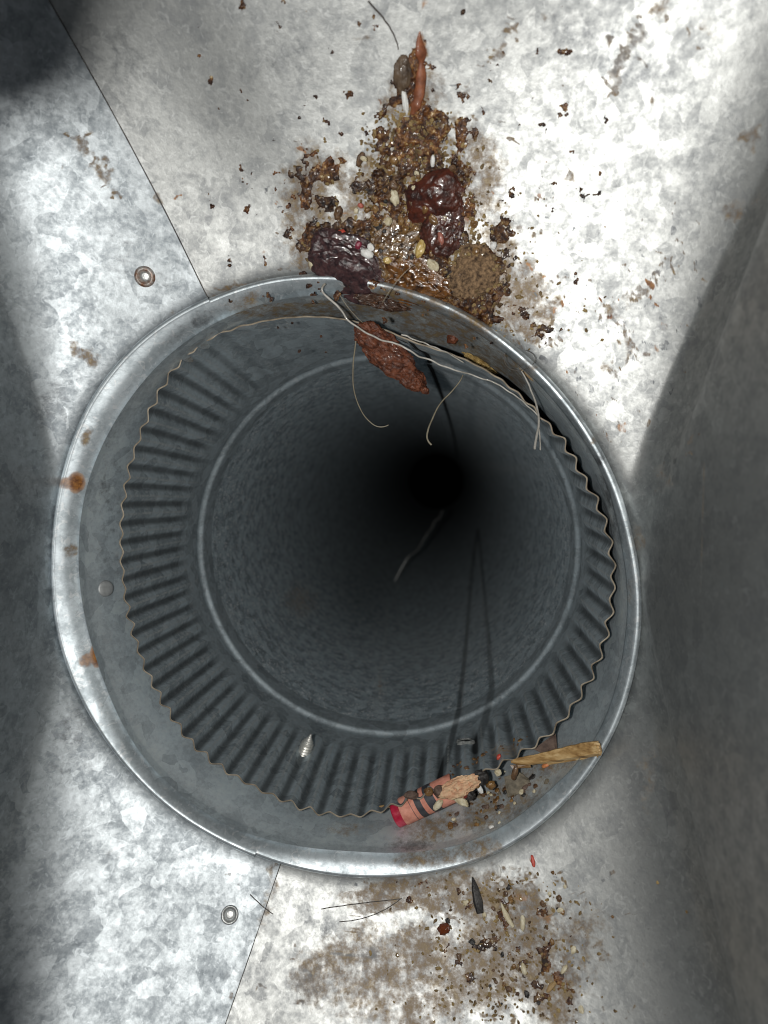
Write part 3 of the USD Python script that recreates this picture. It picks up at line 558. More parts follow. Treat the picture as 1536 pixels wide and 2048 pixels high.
def residue(name, box, step, spec, seed, label, height, cut=0.42):
    """A film of residue as its own surface standing on the sheet; box = x0, x1, y0, y1 in cm over the opening's plane."""
    x, y = np.meshgrid(np.arange(box[0], box[1], step), np.arange(box[2], box[3], step), indexing="xy"); n, m = x.shape
    near = (SH[:, 0] > box[0] - .5) & (SH[:, 0] < box[1] + .5) & (SH[:, 1] > box[2] - .5) & (SH[:, 1] < box[3] + .5)
    zz = LinearNDInterpolator(SH[near][:, :2], SH[near][:, 2])(x, y)
    inside = np.hypot(x, y) < r_out(np.degrees(np.arctan2(y, x))) - 0.02
    zz = np.where(inside, 0.08, np.nan_to_num(zz))
    gy, gx = np.gradient(zz, step); N = np.stack([-gx, -gy, np.ones_like(gx)], -1).reshape(-1, 3); N /= np.linalg.norm(N, axis=1, keepdims=True)
    P = np.stack([x, y, zz], -1).reshape(-1, 3); uv = project(P)
    cover = paint(uv, spec)[:, 0] * np.where(inside.ravel(), 0.4, 1.0)
    g = fbm(P * 4.2 + seed, seed, 5); g2 = fbm(P * 11.0 + seed, seed + 1, 3); big = fbm(P * 1.1 + seed, seed + 2, 3)
    a = cover * 1.0 + (g - 0.5) * 1.9 + (g2 - 0.5) * 0.7 - cut
    hgt = np.where(a > 0, height * (0.04 + np.clip(a, 0, .6) * (0.35 + 2.2 * np.clip(g2 - 0.40, 0, 1)) + 0.8 * np.clip(a, 0, 1) * np.clip(big - 0.45, 0, 1)), -0.02)
    V = P + N * hgt[:, None]
    F = grid_faces(n, m); keep = (a[F] > 0).any(1); F = F[keep]
    ids, inv = np.unique(F, return_inverse=True)
    tv = np.clip((fbm(P * 2.3 + seed + 9, seed + 3, 4) - 0.3) / 0.4, 0, 1)[:, None]; tone = (0.55 + 1.35 * tv ** 1.5) * (np.array([1, 1, 1.]) * (1 - tv) + np.array([1.0, .92, .78]) * tv) - 0.25 * np.clip(big - .5, 0, 1)[:, None] * np.array([0.2, 1.0, 1.2])
    return obj(name, (V[ids], inv.reshape(-1, 4)), M_res, None, label, "residue", kind="stuff", attrs={"tone": np.clip(tone, 0, 2.0)[ids]})
RES1 = [(0, .95, (815, 540, 120, 45, 0, 3)), (0, .9, (800, 470, 110, 50, 0, 3)), (0, .85, (870, 400, 60, 80, 0, 3)), (0, .8, (770, 390, 60, 50, 0, 2)), (0, .85, (830, 260, 60, 50, 0, 2)), (0, .8, (830, 320, 50, 60, 0, 2)),
        (0, .9, (950, 560, 60, 60, 0, 3)), (0, .9, (826, 150, 12, 60, 4, 2)), (0, .85, (802, 150, 12, 30, 0, 2)), (0, .52, (660, 340, 40, 40, 0, 2)), (0, .45, (620, 370, 40, 60, 0, 2)), (0, .62, (940, 250, 30, 50, 0, 2)), (0, .45, (1000, 480, 30, 60, 0, 2)), (0, .4, (1060, 640, 50, 24, 40, 2)), (0, .7, (650, 480, 40, 50, 0, 2))]
residue("food_residue", (-2.6, 4.6, 4.4, 11.0), 0.016, RES1, 3, "sticky brown food residue spread in a peak above the opening", 0.10, 0.44)
RES2 = [(0, .75, (1040, 1820, 70, 60, 0, 3)), (0, .72, (960, 1790, 80, 40, 0, 3)), (0, .75, (1090, 1960, 60, 100, -25, 3)), (0, .62, (960, 1920, 80, 90, 0, 3)), (0, .6, (850, 1780, 70, 30, 0, 3))]
residue("dried_spill", (-0.5, 5.6, -9.2, -4.0), 0.018, RES2, 21, "gritty dried brown spill running down below the opening", 0.035, 0.84)

def mat_lump(name, c1, c2, rough, coat, scale=6, **kw): return plain(name, c1, rough, c2, scale, bump=0.35, coat=coat, **kw)
LUMPS = [   # name, px, py, half sizes px (u, v), height px, angle, surface, seed, amp, freq, ridged, material, label, category
 ("jelly_lump", 872, 398, 60, 54, 24, 20, on_panel, 3, .45, 1.1, .1, mat_lump("jelly_red_brown", (0.028, 0.010, 0.008), (0.12, 0.028, 0.014), 0.3, 0.35, 5), "glossy dark red-brown lump with a pale ridge, highest in the residue", "food lump"),
 ("jelly_lump", 888, 462, 44, 52, 18, -20, on_panel, 4, .5, 1.3, .15, mat_lump("jelly_dark", (0.025, 0.010, 0.008), (0.12, 0.035, 0.022), 0.3, 0.35, 7), "small wrinkled maroon lump just under the highest lump", "food lump"),
 ("berry_lump", 700, 536, 84, 60, 25, -28, on_panel, 9, .42, 1.5, .16, mat_lump("berry_purple", (0.018, 0.010, 0.013), (0.095, 0.045, 0.045), 0.28, 0.5, 9), "wet purplish-black lump overhanging the ring at the left of the residue", "food lump"),
 ("mouldy_lump", 948, 548, 54, 56, 16, 0, on_panel, 12, .4, 2.0, .2, mat_lump("mouldy_tan", (0.045, 0.024, 0.012), (0.34, 0.215, 0.115), 0.85, 0.0, 13), "dull tan fuzzy lump at the right of the residue", "food lump"),
 ("amber_lump", 828, 566, 78, 44, 15, -14, on_panel, 15, .45, 2.2, .22, mat_lump("amber_glaze", (0.03, 0.012, 0.006), (0.24, 0.10, 0.025), 0.2, 0.6, 9), "wet amber-brown lump between the purple and the tan lump", "food lump"),
 ("amber_lump", 778, 500, 64, 54, 12, 30, on_panel, 16, .5, 2.3, .22, mat_lump("amber_dark", (0.025, 0.012, 0.007), (0.26, 0.14, 0.045), 0.25, 0.5, 10), "brown and amber crust in the middle of the residue", "food lump"),
 ("dark_lump", 760, 600, 66, 18, 20, -6, on_lip, 18, .45, 2.4, .4, mat_lump("dark_crust", (0.022, 0.011, 0.008), (0.10, 0.045, 0.022), 0.45, 0.3, 9), "dark brown crust hanging over the top edge of the ring", "food crust"),
]
for nm, px, py, ru, rv, rh, ang, look, sd, amp, fq, rg, mt, lab, cat in LUMPS:
    p, nn = look(px, py); k = PXCM(p); fr = frame(nn, ang)
    obj(nm, lump(p, fr, (ru / k, rv / k, rh / k), sd, amp, fq, 5, rg), mt, None, lab, cat)
# rusty clump caught on the pipe's edge
M_clump = plain("rusty_clump", (0.045, 0.012, 0.006), 0.5, (0.22, 0.07, 0.032), 7, bump=0.8, coat=0.15)
fr = frame(np.array([0.1, -0.5, 0.85]) / np.linalg.norm([0.1, -0.5, 0.85]), -38)
parts = [lump(at(np.array(float(x)), np.array(float(y)), z), fr, (ru / 96, rv / 96, 0.26), sd, .3, 2.0, 4, .35, flat=0.9) for x, y, z, ru, rv, sd in
         ((752, 682, -0.62, 52, 30, 31), (790, 722, -0.75, 52, 32, 32), (822, 756, -0.95, 36, 22, 33), (765, 712, -0.85, 44, 26, 35))]
parts += [lump(at(np.array(848.0), np.array(779.0), -1.05), fr, (0.14, 0.08, 0.1), 37, .35, 2.4, 3, .3, flat=0.9)]
import manifold3d as m3
mf = None
for q in parts:
    one = m3.Manifold(m3.Mesh(np.asarray(q[0], np.float32), np.asarray(q[1], np.uint32))); mf = one if mf is None else mf + one
obj("rusty_clump", mf, M_clump, None, "flaky red-brown clump stuck on the upper edge of the pipe mouth", "clump", smooth=40)
# dried sauce streak with its pointed tip
pts = [on_panel(x, y) for x, y in ((840, 62), (841, 85), (842, 108), (841, 140), (838, 175), (832, 210), (824, 228))]
V = spline([q[0] + q[1] * 0.02 for q in pts], 40); rad = np.interp(np.linspace(0, 1, 40), [0, .12, .26, .33, .5, .8, 1], [.012, .07, .095, .06, .075, .12, .05]) * (1 + .5 * (noise(np.c_[np.arange(40) * .35, np.zeros(40), np.zeros(40)], 4) - .5))
obj("sauce_streak", tube(V, rad, 10, 0.5), mat_lump("sauce_red", (0.16, 0.05, 0.022), (0.36, 0.12, 0.05), 0.5, 0.1, 5), None, "pointed rust-red streak dried at the very top of the residue", "sauce streak")
p, nn = on_panel(806, 150); k = PXCM(p)
obj("sauce_blot", lump(p, frame(nn), (18 / k, 34 / k, 0.09), 41, .3, 1.6, 4, .1), mat_lump("blot_brown", (0.05, 0.03, 0.018), (0.15, 0.10, 0.06), 0.5, 0.1), None, "thin grey-brown blot left of the red streak", "sauce blot")

# crumbs and scraps that can be told apart
M_white = plain("white_crumb", (0.80, 0.79, 0.75), 0.45, (0.92, 0.92, 0.9), 12); M_cream = plain("cream_crumb", (0.55, 0.46, 0.28), 0.5, (0.80, 0.74, 0.56), 9)
M_redscrap = plain("red_scrap", (0.55, 0.06, 0.04), 0.45, (0.68, 0.12, 0.08), 9); M_yellow = plain("yellow_crumb", (0.50, 0.32, 0.07), 0.35, (0.75, 0.58, 0.25), 8, coat=0.4)
M_brown = plain("brown_crumb", (0.06, 0.03, 0.016), 0.5, (0.2, 0.11, 0.05), 9, coat=0.2); M_char = plain("charred", (0.012, 0.011, 0.011), 0.45, (0.05, 0.045, 0.042), 10, bump=0.4)
SCR = [   # name, px, py, half sizes px, angle, lift cm, material, seed, label, category, surface
 ("white_crumb", 738, 506, 13, 9, 15, .40, M_white, 1, "bright white crumb on the wet purplish lump", "crumb", on_panel), ("white_crumb", 744, 493, 8, 7, 60, .36, M_white, 2, "smaller white crumb touching the top of the bright one on the purplish lump", "crumb", on_panel),
 ("white_crumb", 987, 491, 6, 8, 10, .14, M_white, 3, "lone white crumb above the tan fuzzy lump", "crumb", on_panel), ("pale_husk", 867, 321, 5, 12, 2, .10, M_white, 4, "slim white husk standing above the highest lump", "husk", on_panel),
 ("cream_seed", 626, 527, 8, 14, -8, .06, M_cream, 5, "long cream seed at the left foot of the residue by the ring", "seed", on_panel), ("red_scrap", 692, 465, 9, 7, 0, .10, M_redscrap, 6, "small square red scrap left of the white crumb", "scrap", on_panel),
 ("yellow_crumb", 842, 497, 10, 18, 15, .16, M_yellow, 7, "yellow crumb under the maroon lump", "crumb", on_panel), ("yellow_crumb", 868, 530, 14, 9, 40, .16, M_cream, 8, "pale yellow crumb left of the tan fuzzy lump", "crumb", on_panel),
 ("yellow_crumb", 776, 520, 9, 7, 0, .2, M_yellow, 9, "yellow crumb at the right side of the purplish lump", "crumb", on_panel), ("pale_husk", 812, 205, 6, 22, -10, .05, M_white, 10, "long pale husk under the grey-brown blot", "husk", on_panel),
 ("pale_flake", 790, 395, 9, 16, -14, .08, M_cream, 11, "pale curved flake left of the highest lump", "flake", on_panel), ("red_scrap", 719, 489, 6, 8, 30, .3, plain("magenta_scrap", (0.25, 0.03, 0.06), .4), 12, "dark pink scrap on top of the purplish lump", "scrap", on_panel),
 ("red_scrap", 722, 410, 6, 5, 30, .1, plain("faded_red", (0.5, 0.14, 0.10), .5), 13, "faded red scrap in the upper left of the residue", "scrap", on_panel), ("pink_crumb", 884, 476, 6, 12, -20, .34, plain("pinkish", (0.42, 0.16, 0.12), .3), 14, "pinkish crumb on the maroon lump", "crumb", on_panel),
 ("dark_husk", 690, 424, 8, 14, 20, .08, M_brown, 15, "olive-brown husk in the left of the residue", "husk", on_panel), ("dark_husk", 720, 318, 7, 14, 25, .06, M_brown, 16, "narrow brown husk at the upper left of the residue", "husk", on_panel),
 ("red_crumb", 1000, 1515, 7, 5, 20, .05, M_redscrap, 20, "bright red crumb on the ribs beside the crayon", "crumb", on_pipe),
 ("orange_flake", 1094, 1531, 10, 5, 8, .05, plain("orange_flake", (0.62, 0.16, 0.04), .5, (0.75, .3, .12)), 21, "orange flake under the split straw", "flake", on_sleeve),
 ("yellow_flake", 1000, 1644, 9, 5, 55, .03, M_cream, 22, "cream flake lying on the ring below the crayon", "flake", on_lip), ("yellow_flake", 984, 1656, 6, 5, 20, .03, M_white, 23, "pale flake just left of the cream one on the ring", "flake", on_lip),
 ("cream_chip", 1047, 1846, 5, 14, 4, .08, M_cream, 24, "short cream chip in the spill, right of the long splinter", "chip", on_panel), ("cream_chip", 1048, 1938, 5, 11, -12, .06, M_cream, 25, "small cream chip in the spill below the short one", "chip", on_panel),
 ("cream_chip", 1130, 1938, 4, 11, 40, .05, M_cream, 26, "slanted cream chip at the right rim of the spill", "chip", on_panel), ("tan_chip", 1102, 1974, 5, 14, 45, .05, plain("tan_chip", (.42, .28, .13), .6), 27, "tan chip near the lower end of the spill", "chip", on_panel),
 ("white_crumb", 1003, 1768, 5, 5, 0, .06, M_white, 28, "round white crumb in the spill near the ring", "crumb", on_panel), ("pale_husk", 998, 1742, 3, 10, -5, .06, M_white, 29, "thin white husk in the spill just below the ring", "husk", on_panel),
 ("glossy_bead", 889, 1857, 13, 10, -20, .10, plain("resin_bead", (0.10, 0.02, 0.008), .08, (0.2, 0.05, 0.015), 6, coat=1.0), 30, "glossy red-brown bead left of the black sliver", "bead", on_panel),
 ("red_thread_bit", 1067, 1722, 4, 11, -8, .02, M_redscrap, 31, "tiny red shred on the bare sheet right of the spill", "shred", on_panel),
 ("brown_pellet", 905, 676, 12, 14, 0, .04, M_clump, 32, "small rusty pellet on the sleeve above the yellow flake", "pellet", on_sleeve),
]
for nm, px, py, ru, rv, ang, lift, mt, sd, lab, cat, look in SCR:
    p, nn = look(px, py); p = p + nn * lift * 0.6; k = PXCM(p)
    obj(nm, lump(p, frame(nn, -ang), (ru / k, rv / k, min(ru, rv) * 0.8 / k), sd + 50, .35, 1.5, 3, .15, flat=0.8), mt, None, lab, cat, smooth=50)
cr = np.random.default_rng(77)
def scatter(n, name, xs, ys, size, mats, label, cat, group, look, lift=(0.0, 0.05), test=None):
    k_ = 0
    while k_ < n:
        x, y = xs(), ys()
        if test is not None and not test(x, y): continue
        p, nn = look(x, y); s = cr.uniform(*size) / PXCM(p); k_ += 1
        obj(name, lump(p + nn * cr.uniform(*lift), frame(nn, cr.uniform(0, 180)), (s * cr.uniform(.8, 1.6), s, s * .55), int(cr.integers(1000)), .75, 1.7, 2, .3, flat=.8), mats[int(cr.integers(len(mats)))], None, label, cat, group, smooth=45)
M_amberc = plain("amber_crumb", (0.12, 0.055, 0.018), .35, (0.30, 0.17, 0.06), 8, coat=.3)
scatter(70, "residue_crumb", lambda: cr.normal(815, 85), lambda: cr.normal(480, 80), (2.5, 8), [M_cream, M_amberc, M_brown, M_brown, M_amberc, M_char], "little crumb bedded in the sticky brown residue above the opening", "crumb", "crumbs in the food residue", on_panel, (0.03, 0.14), lambda x, y: 560 > y > 230 and abs(x - 815) < 40 + 0.5 * (y - 200))
scatter(44, "spill_grain", lambda: cr.normal(1030, 75), lambda: cr.uniform(1745, 2035), (1.8, 5.5), [M_brown, M_brown, M_char, M_amberc, M_cream], "little grain stuck in the dried spill below the opening", "grain", "grains in the dried spill", on_panel, (0.0, 0.04))

# the powder of crumbs round them, too small and too many to pick apart
M_powder = plain("crumb_powder", (0.07, 0.036, 0.012), .6, (0.40, 0.28, 0.11), 3.5, coat=.1)
def powder(name, n, xy, size, label, look):
    parts = []
    while len(parts) < n:
        x, y = xy()
        p, nn = look(x, y); s = cr.uniform(*size) ** 1.0 / PXCM(p); v = ICO[1].vertices * cr.uniform(.6, 1.3, (42, 1)) * [s * cr.uniform(.7, 1.8), s, s * .6]
        parts.append((p + nn * .01 + v @ frame(nn, cr.uniform(0, 180)), ICO[1].faces))
    obj(name, join(parts), M_powder, None, label, "crumbs", kind="stuff", smooth=False)
def halo():
    y = 700 - 480 * cr.random() ** 0.8
    return 825 + .45 * max(0, y - 540) + cr.normal(0, 30 + .26 * min(y - 200, 330)), y
powder("crumb_powder", 1500, halo, (1.0, 3.6), "fine yellow-brown crumb dust fringing the residue above the opening", lambda x, y: on_panel(x, y))
def on_mould(x, y):
    p, nn = on_panel(x, y); return p + nn * (0.10 * max(0.0, 1 - ((x - 948) / 60) ** 2 - ((y - 548) / 60) ** 2)) ** 1.0, nn
powder("mould_crumbs", 160, lambda: (cr.normal(950, 36), cr.normal(550, 36)), (1.2, 5), "brown crumbs stuck round the dull tan fuzzy lump", on_mould)
powder("spill_powder", 420, lambda: (cr.normal(1000, 95), cr.uniform(1745, 2045)), (1.0, 3.2), "fine brown dust lying in the dried spill below the opening", on_panel)

# ------------------------------------------------------------------ the lower right of the collar: crayon, straw, rubbish
def A(x, y, z): return at(np.array(float(x)), np.array(float(y)), z)
cl, crr = A(789, 1631, -0.86), A(938, 1560, -0.90); ax = crr - cl; L = np.linalg.norm(ax); ax /= L; RC = 0.285
crayon = thing("wax_crayon", "stub of a wax crayon, red end and salmon wrapper with black bands", "crayon", cl)
M_wax = plain("crayon_wax", (0.42, 0.012, 0.04), .35, (0.60, 0.035, 0.085), 7, bump=.15); M_wrap = plain("crayon_wrapper", (0.60, 0.22, 0.155), .6, (0.88, 0.40, 0.29), 4.5, bump=.25); M_band = plain("band_ink", (0.03, 0.032, 0.04), .55, (0.075, 0.075, 0.085), 9)
obj("wax", lathe(dense([(0.001, 0.0), (RC * .55, 0.0), (RC * .88, .012), (RC * .97, .05), (RC * .97, L * .70), (RC * .6, L * .74), (0.001, L * .74)]), cl, ax, 40), M_wax, crayon, label="dark red wax end", smooth=40)
obj("wrapper", lathe(dense([(RC * .96, .21), (RC * 1.02, .212), (RC * 1.02, L * .5), (RC * 1.04, L * .80), (RC * .9, L * .82)]), cl, ax, 48), M_wrap, crayon, label="salmon paper wrapper", smooth=40)
def band(u0, u1, wav, ph0):
    n = 60; an = np.linspace(0, 2 * np.pi, n, endpoint=False); u = np.cross(ax, [0.1, 0.2, 1.0]); u /= np.linalg.norm(u); w = np.cross(ax, u); rows = []
    for f in np.linspace(0, 1, 5):
        h = (u0 + (u1 - u0) * f + wav * np.sin(an + ph0))[:, None]
        rows.append(cl + ax * h + RC * 1.032 * (np.cos(an)[:, None] * u + np.sin(an)[:, None] * w))
    return np.concatenate(rows), grid_faces(5, n, wrap=True)
obj("printed_band", band(.60, .74, .03, 1.0), M_band, crayon); obj("printed_band", band(.86, 1.06, .05, 1.0), M_band, crayon)
obj("printed_line", band(.44, .452, .05, 2.6), M_band, crayon)

# split straw lying across the collar
straw = thing("split_straw", "split yellow-brown piece of straw lying across the collar onto the ring", "straw", A(1025, 1522, -.6))
M_straw = usdkit.material(stage, "/World/Looks/straw_fibre", {"geo": ("geometry", {}), "map": ("mapping", {"mapping_type": "texture", "scale": (1 / 60, 1 / 1100, 1 / 700), "rotation": (0, 0, 0.152)}), "no": ("noise_texture", {"scale": 1.0, "detail": 4, "roughness": .6}),
    "ramp": ("rgb_ramp", {"ramp": [(.3, (.20, .10, .03)), (.48, (.46, .28, .11)), (.62, (.66, .46, .22)), (.8, (.76, .60, .36))]}), "b": ("bump", {"strength": .4, "distance": .0004}), "p": ("principled_bsdf", {"roughness": .45})},
    [("geo.position", "map.vector"), ("map.vector", "no.vector"), ("no.fac", "ramp.fac"), ("ramp.color", "p.base_color"), ("no.fac", "b.height"), ("b.normal", "p.normal")], surface="p.BSDF")
s = np.linspace(0, 1, 24)
q = spline([A(1022, 1523, -.62), A(1085, 1516, -.42), A(1145, 1504, -.12), A(1198, 1496, .22)], 24)
obj("stalk", tube(q, np.interp(s, [0, .1, .5, .9, 1], [.03, .085, .13, .155, .14]) * (1 + .04 * np.sin(s * 40)), 7, .62), M_straw, straw, smooth=30)
obj("splinter", tube(spline([A(1095, 1525, -.44), A(1150, 1518, -.2), A(1196, 1513, .1)], 14), np.linspace(.05, .018, 14), 5, .7), M_straw, straw, smooth=30)
for dy, ln in ((-9, 8), (-3, 5), (3, 10)): obj("frayed_fibre", tube(np.array([A(1190, 1497 + dy, .2), A(1197 + ln * .4, 1497 + dy + 1, .25)]), [.05, .025], 5, .7), M_straw, straw, smooth=False)
obj("twig", tube(spline([A(742, 1618, -.85), A(765, 1614, -.86), A(792, 1611, -.9)], 10), [.03, .034, .036, .034, .036, .04, .036, .036, .034, .03], 6), M_straw, None, "thin tan twig poking out left of the crayon", "twig")
M_wood = plain("grey_wood", (0.10, 0.085, 0.06), .7, (0.26, 0.22, 0.16), 6, bump=.5); M_bark = plain("brown_bark", (0.07, 0.04, 0.03), .7, (0.19, 0.13, 0.10), 6, bump=.5)
def px_shard(name, pts, z, thick, mat, label, cat, seed, nrm=(0, .35, .94)):
    ps = [A(x, y, z) for x, y in pts]; c = np.mean(ps, 0); nn = np.array(nrm) / np.linalg.norm(nrm); fr = frame(nn)
    uvp = [((p - c) @ fr[0], (p - c) @ fr[1]) for p in ps]
    if sum(uvp[k][0] * uvp[(k + 1) % len(uvp)][1] - uvp[(k + 1) % len(uvp)][0] * uvp[k][1] for k in range(len(uvp))) < 0: uvp = uvp[::-1]
    return obj(name, shard(c, fr, uvp, thick, seed), mat, None, label, cat, smooth=False)
px_shard("wood_chip", [(1008, 1553), (1040, 1545), (1062, 1560), (1036, 1584), (1014, 1594)], -.78, .10, M_wood, "flat grey-brown wood chip right of the crayon", "wood chip", 1)
px_shard("wood_chip", [(1020, 1580), (1060, 1556), (1068, 1563), (1028, 1592)], -.74, .10, M_wood, "narrow ribbed wood chip lying along the flat grey one", "wood chip", 2)
px_shard("bark_piece", [(1066, 1498), (1112, 1466), (1114, 1498), (1085, 1508)], -.85, .06, M_bark, "thin brown bark piece between the pipe edge and the straw", "bark", 3)
px_shard("straw_flake", [(1020, 1530), (1060, 1528), (1062, 1535), (1024, 1537)], -.66, .04, M_amberc, "amber flake at the tapered end of the straw", "flake", 4)
M_peach = plain("peach_paper", (0.66, 0.34, 0.20), .6, (0.80, 0.58, 0.36), 7, bump=.5)
p = A(918, 1573, -.55); obj("torn_paper", lump(p, frame(np.array([-.1, .1, 1.]) / 1.01, 25), (.46, .20, .20), 61, .4, 2.0, 4, .4), M_peach, None, "crumpled peach paper stuck on the torn end of the crayon", "torn paper", smooth=50)
for x, y, sx, sy, z, mt, sd, lab, cat, nm in ((963, 1555, 15, 15, -.62, M_char, 62, "black charred lump at the end of the peach paper", "charred lump", "charred_lump"), (937, 1590, 14, 11, -.62, M_char, 63, "dark grey pebble below the peach paper", "pebble", "dark_pebble"), (982, 1570, 10, 9, -.68, M_amberc, 64, "ochre pebble right of the charred lump", "pebble", "ochre_pebble"),
        (952, 1568, 10, 9, -.6, M_amberc, 65, "ochre pebble left of the charred lump", "pebble", "ochre_pebble"), (922, 1601, 17, 8, -.60, M_cream, 66, "cream crust under the torn end of the crayon", "crust", "cream_crust"), (876, 1610, 7, 13, -.55, M_cream, 67, "cream flake stuck on the second black band", "flake", "cream_flake"),
        (996, 1545, 7, 7, -.62, M_cream, 68, "cream crumb above the wood chips", "crumb", "cream_crumb"), (960, 1578, 10, 5, -.6, M_white, 69, "white sliver between the dark and the ochre pebbles", "sliver", "white_sliver"), (878, 1583, 13, 11, -.55, M_bark, 70, "brown crumb lodged on top of the crayon", "crumb", "brown_crumb"),
        (857, 1583, 9, 9, -.55, M_amberc, 71, "olive crumb on top of the crayon by the second band", "crumb", "olive_crumb"), (822, 1590, 9, 15, -.58, M_bark, 72, "brown shred stuck on the salmon wrapper", "shred", "brown_shred"), (930, 1591, 6, 5, -.5, plain("dark_red", (.2, .03, .02), .3), 73, "dark red crumb on the end of the crayon", "crumb", "dark_red_crumb"), (1030, 1545, 16, 6, -.6, M_brown, 74, "brown litter in front of the straw", "litter", "brown_litter")):
    p = A(x, y, z); obj(nm, lump(p, frame(np.array([0, .1, .99]), 20 - sd * 9), (sx / 96, sy / 96, min(sx, sy) * .8 / 96), sd, .35, 1.6, 3, .15, flat=.9), mt, None, lab, cat, smooth=50)
scatter(70, "collar_grit", lambda: cr.normal(1000, 70), lambda: cr.normal(1595, 30), (1.6, 5.5), [M_brown, M_bark, M_char, M_amberc, M_cream, M_wood], "bit of dirt lying in the lower right of the collar", "grit", "dirt in the collar", on_sleeve, (0.0, 0.05), lambda x, y: abs((y - 1610) + .55 * (x - 950)) < 45 and 850 < x < 1150)
scatter(26, "pipe_edge_grit", lambda: cr.uniform(880, 1060), lambda: 0, (1.5, 4.5), [M_brown, M_bark, M_amberc], "speck of dirt on the ribs by the crayon", "grit", "dirt on the ribs", lambda x, y: on_pipe(x, 1560 - (x - 900) * .42 - cr.uniform(2, 26)), (0.0, 0.02))

# black sliver and pale splinter in the spill
def on_sheet(x, y, lift):
    p, nn = on_panel(x, y); return p + nn * lift
obj("black_sliver", tube(spline([on_sheet(946, 1754, .05), on_sheet(952, 1785, .07), on_sheet(962, 1826, .05)], 16), np.interp(np.linspace(0, 1, 16), [0, .3, .7, 1], [.012, .07, .1, .07]), 7, .5), M_char, None, "black pointed sliver standing in the spill below the ring", "sliver", smooth=35)
obj("pale_splinter", tube(spline([on_sheet(1003, 1806, .05), on_sheet(1012, 1828, .07), on_sheet(1027, 1854, .05)], 14), np.interp(np.linspace(0, 1, 14), [0, .5, 1], [.012, .055, .03]), 6, .5), M_cream, None, "long pale splinter in the spill", "splinter", smooth=35)
# yellow crumpled flake on the sleeve, tan scale on the ring
p, nn = on_sleeve(960, 725); obj("yellow_flake", lump(p + nn * .05, frame(nn, -18), (.42, .19, .14), 81, .35, 2.6, 4, .6), plain("dry_yellow", (.22, .13, .04), .55, (.60, .44, .18), 8, bump=.6), None, "crumpled dry yellow flake on the upper right of the sleeve", "flake", smooth=45)
p, nn = on_lip(1045, 748); obj("tan_scale", lump(p, frame(nn, -45), (.28, .15, .04), 82, .3, 2.0, 4, .3), plain("tan_scale", (.36, .24, .12), .7, (.60, .46, .28), 8, bump=.4), None, "tan scale dried on the upper right of the ring", "scale", smooth=45)

# ------------------------------------------------------------------ hairs and fibres
on_deep = lookup([PIPES[2]])
def deep(x, y, lift):
    p, nn = on_deep(x, y); return p + nn * lift
M_fibre = plain("pale_fibre", (.30, .28, .24), .35, (.66, .63, .58), 2.5, coat=.3); M_hair = plain("tan_hair", (.20, .17, .12), .4, (.34, .30, .22), 5); M_dark = plain("dark_hair", (.05, .04, .035), .4, (.10, .085, .07), 5)
def fibre(name, pts, r0, r1, mat, label, cat="hair", wob=.012, n=70, group=None):
    q = spline(pts, n); r = np.linspace(r0, r1, n)
    q = q + wob * (np.stack([fbm(np.c_[np.arange(n) * .16, np.full(n, k * 9.1), np.full(n, len(label) * .7)], k, 2) for k in range(3)], -1) - .5)
    return obj(name, tube(q, r, 6), mat, None, label, cat, group)
def Z(lst): return [A(x, y, z) for x, y, z in lst]
fibre("pale_fibre", Z([(652, 570, .12), (644, 580, .12), (667, 605, .0), (694, 639, -.15), (730, 664, -.22), (780, 684, -.3), (826, 705, -.4), (872, 728, -.5), (917, 741, -.54), (967, 757, -.56), (1004, 776, -.57), (1036, 798, -.57), (1077, 832, -.57)]), .024, .015, M_fibre, "long whitish fibre running from the purplish lump along the pipe edge", "fibre", .09, 120)
fibre("pale_fibre", Z([(803, 668, -.35), (853, 688, -.42), (899, 708, -.5), (926, 725, -.55)]), .019, .013, M_fibre, "short pale fibre under the yellow flake", "fibre", .04)
fibre("tan_hair", Z([(712, 682, -.35), (706, 735, -.6), (710, 790, -.9), (728, 830, -1.1), (752, 852, -1.2), (777, 850, -1.2)]), .016, .013, M_hair, "hooked tan hair hanging left of the rusty clump into the pipe")
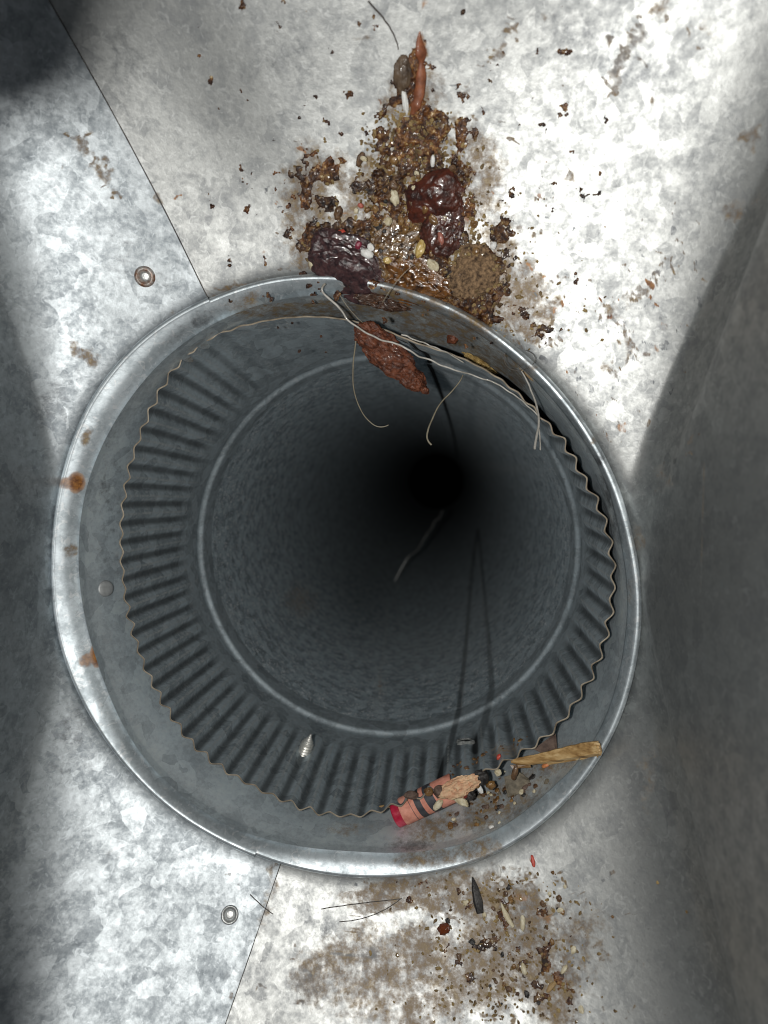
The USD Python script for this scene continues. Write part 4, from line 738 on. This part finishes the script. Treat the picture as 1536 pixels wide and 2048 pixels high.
fibre("tan_hair", Z([(926, 750, -.5), (899, 787, -.8), (876, 814, -1.0), (863, 842, -1.2), (855, 878, -1.4), (863, 890, -1.4)]), .013, .022, M_hair, "curved tan hair hanging right of the rusty clump into the pipe")
fibre("clear_fibre", Z([(1043, 742, .05), (1056, 766, -.1), (1068, 796, -.3), (1077, 832, -.5), (1075, 865, -.7), (1069, 898, -.9)]), .014, .03, M_fibre, "bright fibre with a frayed end hanging over the upper right of the pipe", "fibre", .02)
fibre("clear_fibre", Z([(1077, 832, -.5), (1079, 862, -.7), (1081, 900, -.9)]), .012, .016, M_fibre, "second strand of the frayed bright fibre, on its right", "fibre", .01)
fibre("fine_hair", Z([(1010, 705, .1), (1040, 740, .05), (1070, 722, .1), (1050, 700, .12)]), .007, .007, M_dark, "fine dark hair looped over the tan scale on the ring")
fibre("fine_hair", Z([(680, 590, .1), (700, 620, 0), (725, 645, -.1)]), .008, .006, M_hair, "fine hair beside the start of the long whitish fibre")
fibre("fine_hair", Z([(765, 605, .2), (800, 555, .45), (825, 530, .5)]), .008, .007, M_hair, "fine hair crossing the wet amber-brown lump")
fibre("grey_hair", [on_sheet(x, y, .03) for x, y in ((737, 2), (769, 39), (788, 70), (796, 98))], .014, .009, M_dark, "dark hair at the top left of the red streak")
fibre("grey_hair", [on_sheet(x, y, .03) for x, y in ((643, 1818), (728, 1806), (801, 1798))], .010, .009, M_dark, "straight dark hair below the ring, pointing into the spill")
fibre("grey_hair", [on_sheet(x, y, .03) for x, y in ((683, 1843), (751, 1828), (804, 1796))], .009, .008, M_dark, "curved dark hair under the straight one below the ring")
fibre("grey_hair", [on_sheet(x, y, .03) for x, y in ((501, 1789), (522, 1810), (546, 1828))], .010, .008, M_dark, "short dark hair crossing the lower seam")
fibre("pale_fibre", [deep(790, 1164, .02), A(808, 1130, -28.2), A(830, 1103, -31), A(850, 1075, -35), A(872, 1042, -40), A(886, 1022, -44)], .05, .11, M_white, "thin pale strand stretched down the dark inside of the pipe", "fibre", .25, 60)
